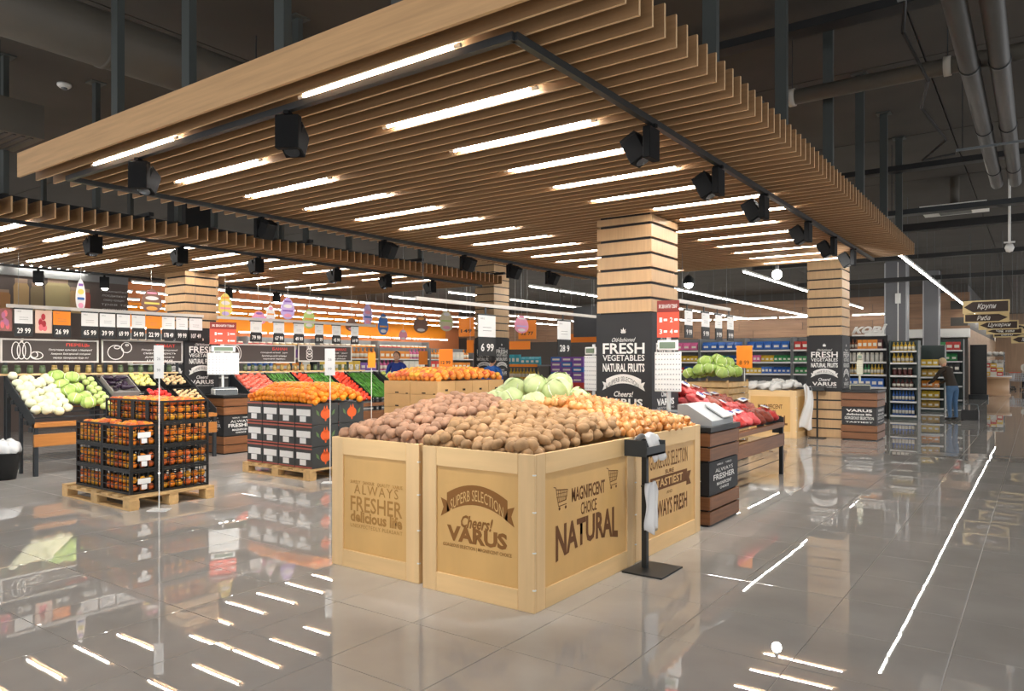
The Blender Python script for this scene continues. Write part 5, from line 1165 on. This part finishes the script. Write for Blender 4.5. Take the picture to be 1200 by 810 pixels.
# row of little jars on the shelf behind the stands
t = thing('jar_shelf', 'narrow wooden shelf behind the sloping stands', 'shelf', (-12.02, 3.9, 0)); MB().box(-.02, .02, 0, 3.0, 1.36, 1.39).box(-.02, .02, 3.9, 7.3, 1.36, 1.39).build('shelf_board', birch, t)
for y in (.1, 2.9, 4.0, 7.2): MB().box(-.02, .0, y-.02, y+.02, 0, 1.36).build('post', wire_m, t)
jl = {c: MB().lathe([(.036, 0), (.04, .01), (.04, .08), (.03, .09), (.034, .09), (.034, .12)], 10).mesh('small_jar', M('goods_'+c, c, .4), True) for c in ('4d5c3c', '9a8246', 'b9b4a6')}
for k in [q for q in range(44) if not 17 < q < 24]:
    c = ('4d5c3c', '9a8246', '4d5c3c', 'b9b4a6')[(k//6) % 4]; o = link('small_jar', jl[c], None, (-12.01, 3.97+.163*k, 1.391)); tag(o, 'small %s jar in the row behind the sloping stands' % {'4d5c3c': 'dull green', '9a8246': 'ochre', 'b9b4a6': 'pale'}[c], 'jar', 'small jars behind the stands')

# ------------------------------------------------------------------ arrow signs over the aisle
ab, af = M('arrow_brown', '3a2a22', .6), M('arrow_edge', 'd8c08a', .5)
def arrow(label, x0, x1, y, z0, z1, txt, left, tw=.55):
    t = thing('arrow_sign', label, 'sign', ((x0+x1)/2, y, z0)); w = (x1-x0)/2; h = z1-z0
    MB().box(-w, w, 0, .03, 0, h).build('board', af, t); e = .03
    P_ = [(-w+e, e), (w-.22, e), (w-e, h/2), (w-.22, h-e), (-w+e, h-e)]
    if left: P_ = [(-x, z) for x, z in P_][::-1]
    MB().prism(P_, -.006, 0).build('arrow_plate', ab, t); text(t, txt, (.02 if left else -.05, -.0075, h/2), w*2*tw, h*.5, chalk, slant=.25, bold=.01)
    for s in (-.7, .7): MB().cyl((s*w, .015, h), (s*w, .015, 4.845-z0), .004, n=4).build('suspension_wire', greym, t)
arrow('arrow sign reading Крупи, topmost over the aisle', -1.58, -.58, 22, 2.8, 3.12, 'Крупи', True, .38)
arrow('arrow sign reading Риба, pointing right', -1.58, -.6, 22.4, 2.58, 2.82, 'Риба', False, .28)
arrow('arrow sign reading Цукерки, third down', -1.3, -.42, 23.2, 2.42, 2.66, 'Цукерки', True, .55)
arrow('arrow sign reading Чай, кава, smaller and lower', -1.2, -.35, 24.6, 2.34, 2.52, 'Чай, кава', True, .5)
arrow('arrow sign reading Вино, behind the others', -1.1, -.3, 26.2, 2.3, 2.48, 'Вино', False, .35)
arrow('distant arrow sign reading Молоко at the right edge', -.75, .3, 30.0, 2.2, 2.45, 'Молоко', True, .45)
arrow('distant plain arrow sign behind the tea sign', -1.25, -.25, 28, 2.55, 2.75, 'Хліб', False, .3)
# far end of the aisle
t = thing('demo_counter', 'round pale counter with wooden front down the aisle', 'counter', (-1.7, 41.5, 0)); MB().lathe([(.65, 0), (.65, .08), (.6, .08), (.6, .8), (.68, .8), (.68, .88)], 24).build('counter_body', M('counter_wood', 'cda883', .5), t, True); MB().lathe([(.69, .881), (.69, .92)], 24).build('counter_top', white, t, True)
boxstack('yellow box on the round counter', 'boxes on the round counter', -2.1, 41.3, .921, 3, 3, .25, .2, .3, (Y_, WH, RE))
t = thing('wire_rack', 'tall wire rack of white goods beyond the round counter', 'rack', (-1.85, 46, 0))
for sx in (-.4, .4):
    for sy in (-.25, .25): MB().box(sx-.02, sx+.02, sy-.02, sy+.02, 0, 2.1).build('upright', greym, t)
for k in range(5): MB().box(-.42, .42, -.27, .27, .2+.42*k, .23+.42*k).build('rack_shelf', greym, t)
for k in range(5):
    for i in range(3): o = link('white_bag', wbag[(i+k) % 4], None, (-2.1+.26*i, 45.95, .33+.42*k)); o.scale = (.9, 1, 1.3); tag(o, 'white bag on the wire rack, %s shelf from the floor' % ['first', 'second', 'third', 'fourth', 'fifth'][k], 'bag', 'white bags on the wire rack')
t = thing('advert_stand', 'tall black display panel beside the distant shelves', 'panel', (-2.05, 36.5, 0)); MB().box(-.3, .3, 0, .08, .2, 2.3).build('panel_sheet', black, t); MB().box(-.35, .35, -.15, .25, 0, .2).build('foot', darkm, t)
for k, (x, lab) in enumerate(((.75, 'left'), (1.6, 'right'))):
    card('hanging_card', 'red and white poster in the bright far opening, %s one' % lab, (x, 63.5, 1.6), .6, .7, '-y', redp if k else paper, '', 'poster')
ld = bpy.data.lights.new('lobby_light', 'AREA'); ld.energy = 1500; ld.size = 3; lo = bpy.data.objects.new('lobby_light', ld); COL.objects.link(lo); lo.location = (1.5, 62, 4.5)
def trolley(label, loc, rz):
    t = thing('shopping_trolley', label, 'trolley', loc, rz); chrome = M('chrome_wire', 'b8bcc0', .3, metal=.8)
    def wire(*p): MB().path(p, .009, 6).build('basket_wire', chrome, t)
    for k in range(5): z = .5+.11*k; e = .03*k; wire((-.25-e*.5, -.35-e, z), (.25+e*.5, -.35-e, z), (.25+e*.5, .4, z), (-.25-e*.5, .4, z), (-.25-e*.5, -.35-e, z))
    for k in range(7): x = -.24+.08*k; wire((x, .4, .95), (x, .4, .5), (x, -.35, .5), (x*1.2, -.47, .94))
    for k in range(6): y = -.3+.13*k; wire((-.31, y, .94), (-.25, y, .5), (.25, y, .5), (.31, y, .94))
    MB().path([(-.24, .42, .95), (-.24, .35, .12), (-.24, -.4, .12)], .014, 8).build('frame', greym, t); MB().path([(.24, .42, .95), (.24, .35, .12), (.24, -.4, .12)], .014, 8).build('frame', greym, t)
    MB().cyl((-.28, .45, .98), (.28, .45, .98), .018, n=8).build('handle', redp, t)
    for sx in (-.24, .24):
        for sy in (-.38, .33): MB().cyl((sx-.015, sy, .06), (sx+.015, sy, .06), .06, n=12).build('wheel', black, t)
trolley('shopping trolley in front of the person in white', (-.95, 50.2, 0), R(20))
trolley('parked shopping trolley by the far opening', (-1.6, 53, 0), R(80))
t = thing('shopping_basket', 'black shopping basket standing beside the stooping man', 'basket', (-1.5, 23.3, 0))
MB().box(-.16, .16, -.12, .12, 0, .012).box(-.2, .2, -.15, -.14, .01, .26).box(-.2, .2, .14, .15, .01, .26).box(-.2, -.19, -.14, .14, .01, .26).box(.19, .2, -.14, .14, .01, .26).build('basket_shell', black, t); MB().path([(-.19, 0, .26), (-.17, 0, .42), (.17, 0, .42), (.19, 0, .26)], .012, 6).build('handle', greym, t)

# ------------------------------------------------------------------ people
def skin_body(name, joints, edges, root, mat, parent, levels=2, smooth=True):
    ids = list(joints); me = bpy.data.meshes.new(name); me.from_pydata([joints[k][:3] for k in ids], [(ids.index(a), ids.index(b)) for a, b in edges], [])
    o = bpy.data.objects.new(name, me); COL.objects.link(o); m = o.modifiers.new('s', 'SKIN'); m.use_smooth_shade = True
    for i, k in enumerate(ids):
        r = joints[k][3]; me.skin_vertices[0].data[i].radius = r if isinstance(r, tuple) else (r, r)
        me.skin_vertices[0].data[i].use_root = (k == root)
    s = o.modifiers.new('d', 'SUBSURF'); s.levels = levels; s.render_levels = levels
    dg = bpy.context.evaluated_depsgraph_get(); nm = bpy.data.meshes.new_from_object(o.evaluated_get(dg)); bpy.data.objects.remove(o); nm.name = name
    nm.polygons.foreach_set('use_smooth', [True]*len(nm.polygons))
    return nm
SKIN = M('skin', 'd9a98a', .5)
def paint(me, mats, fn):
    bm = bmesh.new(); bm.from_mesh(me)
    for z in (.09, .93): bmesh.ops.bisect_plane(bm, geom=bm.verts[:]+bm.edges[:]+bm.faces[:], plane_co=(0, 0, z), plane_no=(0, 0, 1))
    bm.to_mesh(me); bm.free()
    me.materials.clear()
    for m in mats: me.materials.append(m)
    for p in me.polygons: p.material_index = fn(p.center)
def person(label, loc, rz, top_m, leg_m, hair_m, shoe_m, lean=0., head_down=0., arms=None, hair_len=0., scale=1., skirt=False):
    """standing figure 1.7 m tall facing -y; lean bends it forward at the hip"""
    t = thing('person', label, 'person', loc, rz)
    L = lambda p: p
    def bend(p):
        x, y, z = p
        if z <= .95: return (x, y, z)
        d = z-.95; return (x, y - d*sin(lean), .95 + d*cos(lean))
    J = {}
    def add(k, x, y, z, r, b=True): q = bend((x, y, z)) if b else (x, y, z); J[k] = (*q, r)
    add('pel', 0, .0, .95, (.155, .115)); add('waist', 0, 0, 1.1, (.14, .105)); add('chest', 0, -.01, 1.3, (.165, .12)); add('neckb', 0, 0, 1.43, (.085, .075)); add('neck', 0, -.01, 1.48, .052)
    E = [('pel', 'waist'), ('waist', 'chest'), ('chest', 'neckb'), ('neckb', 'neck')]
    for s, n in ((-1, 'l'), (1, 'r')):
        add('hip'+n, s*.1, 0, .86, .1, False); add('kn'+n, s*.105, -.02, .48, .066, False); add('an'+n, s*.11, .02, .09, .045, False); add('toe'+n, s*.12, -.14, .035, .036, False)
        add('sh'+n, s*.185, 0, 1.39, .062)
        E += [('pel', 'hip'+n), ('hip'+n, 'kn'+n), ('kn'+n, 'an'+n), ('an'+n, 'toe'+n), ('neckb', 'sh'+n)]
        el, wr = arms[n] if arms else ((s*.25, .03, 1.12), (s*.24, -.06, .88))
        J['el'+n] = (*el, .047); J['wr'+n] = (*wr, .032); E += [('sh'+n, 'el'+n), ('el'+n, 'wr'+n)]
    body = skin_body('body', J, E, 'pel', None, None)
    nz = J['neck'][2]; wrs = [Vector(J['wr'+n][:3]) for n in 'lr']
    def f(c):
        if c.z < .09 and c.z < .1: return 3
        if any((c-w).length < .045 for w in wrs): return 0
        if (c - Vector(J['neck'][:3])).length < .07 and c.z > J['neckb'][2]-.01: return 0
        return 2 if c.z < .93 else 1
    paint(body, [SKIN, top_m, leg_m, shoe_m], f); link('body', body, t)
    # head with nose, brow, ears, mouth
    hc = bend((0, -.02 - .05*sin(head_down), 1.6)); hd = MB(); n, m = 20, 16; vs = []
    for j in range(m+1):
        a = -pi/2 + pi*j/m
        for i in range(n):
            b = 2*pi*i/n; x, y, z = cos(a)*cos(b)*.076, cos(a)*sin(b)*.095, sin(a)*.12
            if z < 0: x *= 1 + z*2.2; y *= 1 + z*.9
            if y < -.05 and abs(x) < .022: y -= .02*max(0, 1-abs(z+.012)/.03)*(1-abs(x)/.022)
            if y < -.05 and .01 < z < .035 and .012 < abs(x) < .045: y += .007
            if y < -.05 and abs(z+.06) < .012 and abs(x) < .03: y -= .004
            vs.append((x, y, z))
    hd.add(vs, [(j*n+i, j*n+(i+1) % n, (j+1)*n+(i+1) % n, (j+1)*n+i) for j in range(m) for i in range(n)])
    hm = Matrix.Translation(hc) @ Matrix.Rotation(lean*.8+head_down, 4, 'X'); hd.tf(hm); h = hd.build('head', SKIN, t, True)
    for s in (-1, 1):
        ball(.008, .02, .03, 8, 6).tf(hm @ Matrix.Translation((s*.076, .01, -.005))).build('ear', SKIN, h, True)
        ball(.011, .006, .007, 8, 6).tf(hm @ Matrix.Translation((s*.03, -.084, .018))).build('eye', M('eye_dark', '2a2320', .3), h, True)
    ball(.024, .006, .006, 8, 6).tf(hm @ Matrix.Translation((0, -.083, -.062))).build('lips', M('lips', 'b46a60', .5), h, True)
    hr = ball(.086, .106, .11, 18, 12, .08, 2); hr.v = [(x, y+.016 if y > -.05 else y+.035, z+.03 - (hair_len*max(0, y)*6 if z < 0 else 0)) for x, y, z in hr.v if True]
    hr.v = [(x, y, max(z, .028 if y < -.045 else -.07-hair_len)) for x, y, z in hr.v]
    hr.tf(hm).build('hair', hair_m, t, True)
    # hands with five fingers
    for s, nm in ((-1, 'l'), (1, 'r')):
        w = Vector(J['wr'+nm][:3]); e = Vector(J['el'+nm][:3]); d = (w-e).normalized(); side = d.cross(Vector((1, 0, 0))).normalized() if abs(d.x) < .9 else Vector((0, 1, 0)); nn = d.cross(side)
        HJ = {'w': (*w, .024), 'p': (*(w+d*.05), (.034, .018))}; HE = [('w', 'p')]
        for q in range(4):
            o_ = side*(-.027+.018*q); l = (.07, .08, .076, .06)[q]
            HJ['a%d' % q] = (*(w+d*.085+o_), .0095); HJ['b%d' % q] = (*(w+d*(.085+l*.5)+o_*1.1+nn*.008), .0085); HJ['c%d' % q] = (*(w+d*(.085+l*.9)+o_*1.1+nn*.026), .0075); HE += [('p', 'a%d' % q), ('a%d' % q, 'b%d' % q), ('b%d' % q, 'c%d' % q)]
        HJ['t1'] = (*(w+d*.05-side*.035), .011); HJ['t2'] = (*(w+d*.085-side*.052+nn*.012), .0095); HJ['t3'] = (*(w+d*.11-side*.052+nn*.022), .008); HE += [('w', 't1'), ('t1', 't2'), ('t2', 't3')]
        hme = skin_body('hand', HJ, HE, 'w', None, None, 1); hme.materials.append(SKIN); link('hand', hme, t)
    t.scale = (scale,)*3
    return t
jeans = M('denim_blue', '4a6c8f', .8, var=.2, scale=12); coat = M('jacket_dark', '33291f', .8); blue_u = M('uniform_blue', '1f3f96', .7); blue_v = M('vest_blue', '1c5cae', .7); blk = M('hair_black', '1a1614', .5); blond = M('hair_grey_blond', 'c3a983', .6); shoe = M('shoe_dark', '2b2622', .6); whs = M('shirt_white', 'e0ddd6', .7); drk = M('trousers_dark', '24262a', .8)
person('stooping person in dark jacket and jeans reaching toward the snack shelf', (-1.86, 22.75, 0), R(-125), coat, jeans, blond, shoe, lean=.42, head_down=.3, arms={'l': ((-.27, -.38, 1.08), (-.2, -.6, .95)), 'r': ((.27, -.36, 1.06), (.18, -.58, .98))})
person('woman in a blue uniform standing behind the pears', (-13.5, 13.7, 0), R(35), blue_u, drk, M('hair_brown', '4a2c1e', .5), shoe, head_down=.1, hair_len=.03, scale=1.06)
person('dark-haired person in a blue top seen from behind the grapefruit', (-9.95, 13.1, 0), R(190), blue_v, drk, blk, shoe, head_down=.2, hair_len=.03)
person('person in a white shirt pushing a trolley at the far right', (-.62, 51.2, 0), R(20), whs, drk, M('hair_brown'), shoe, lean=.2, arms={'l': ((-.26, -.28, 1.15), (-.2, -.5, 1.02)), 'r': ((.26, -.28, 1.15), (.2, -.5, 1.02))})
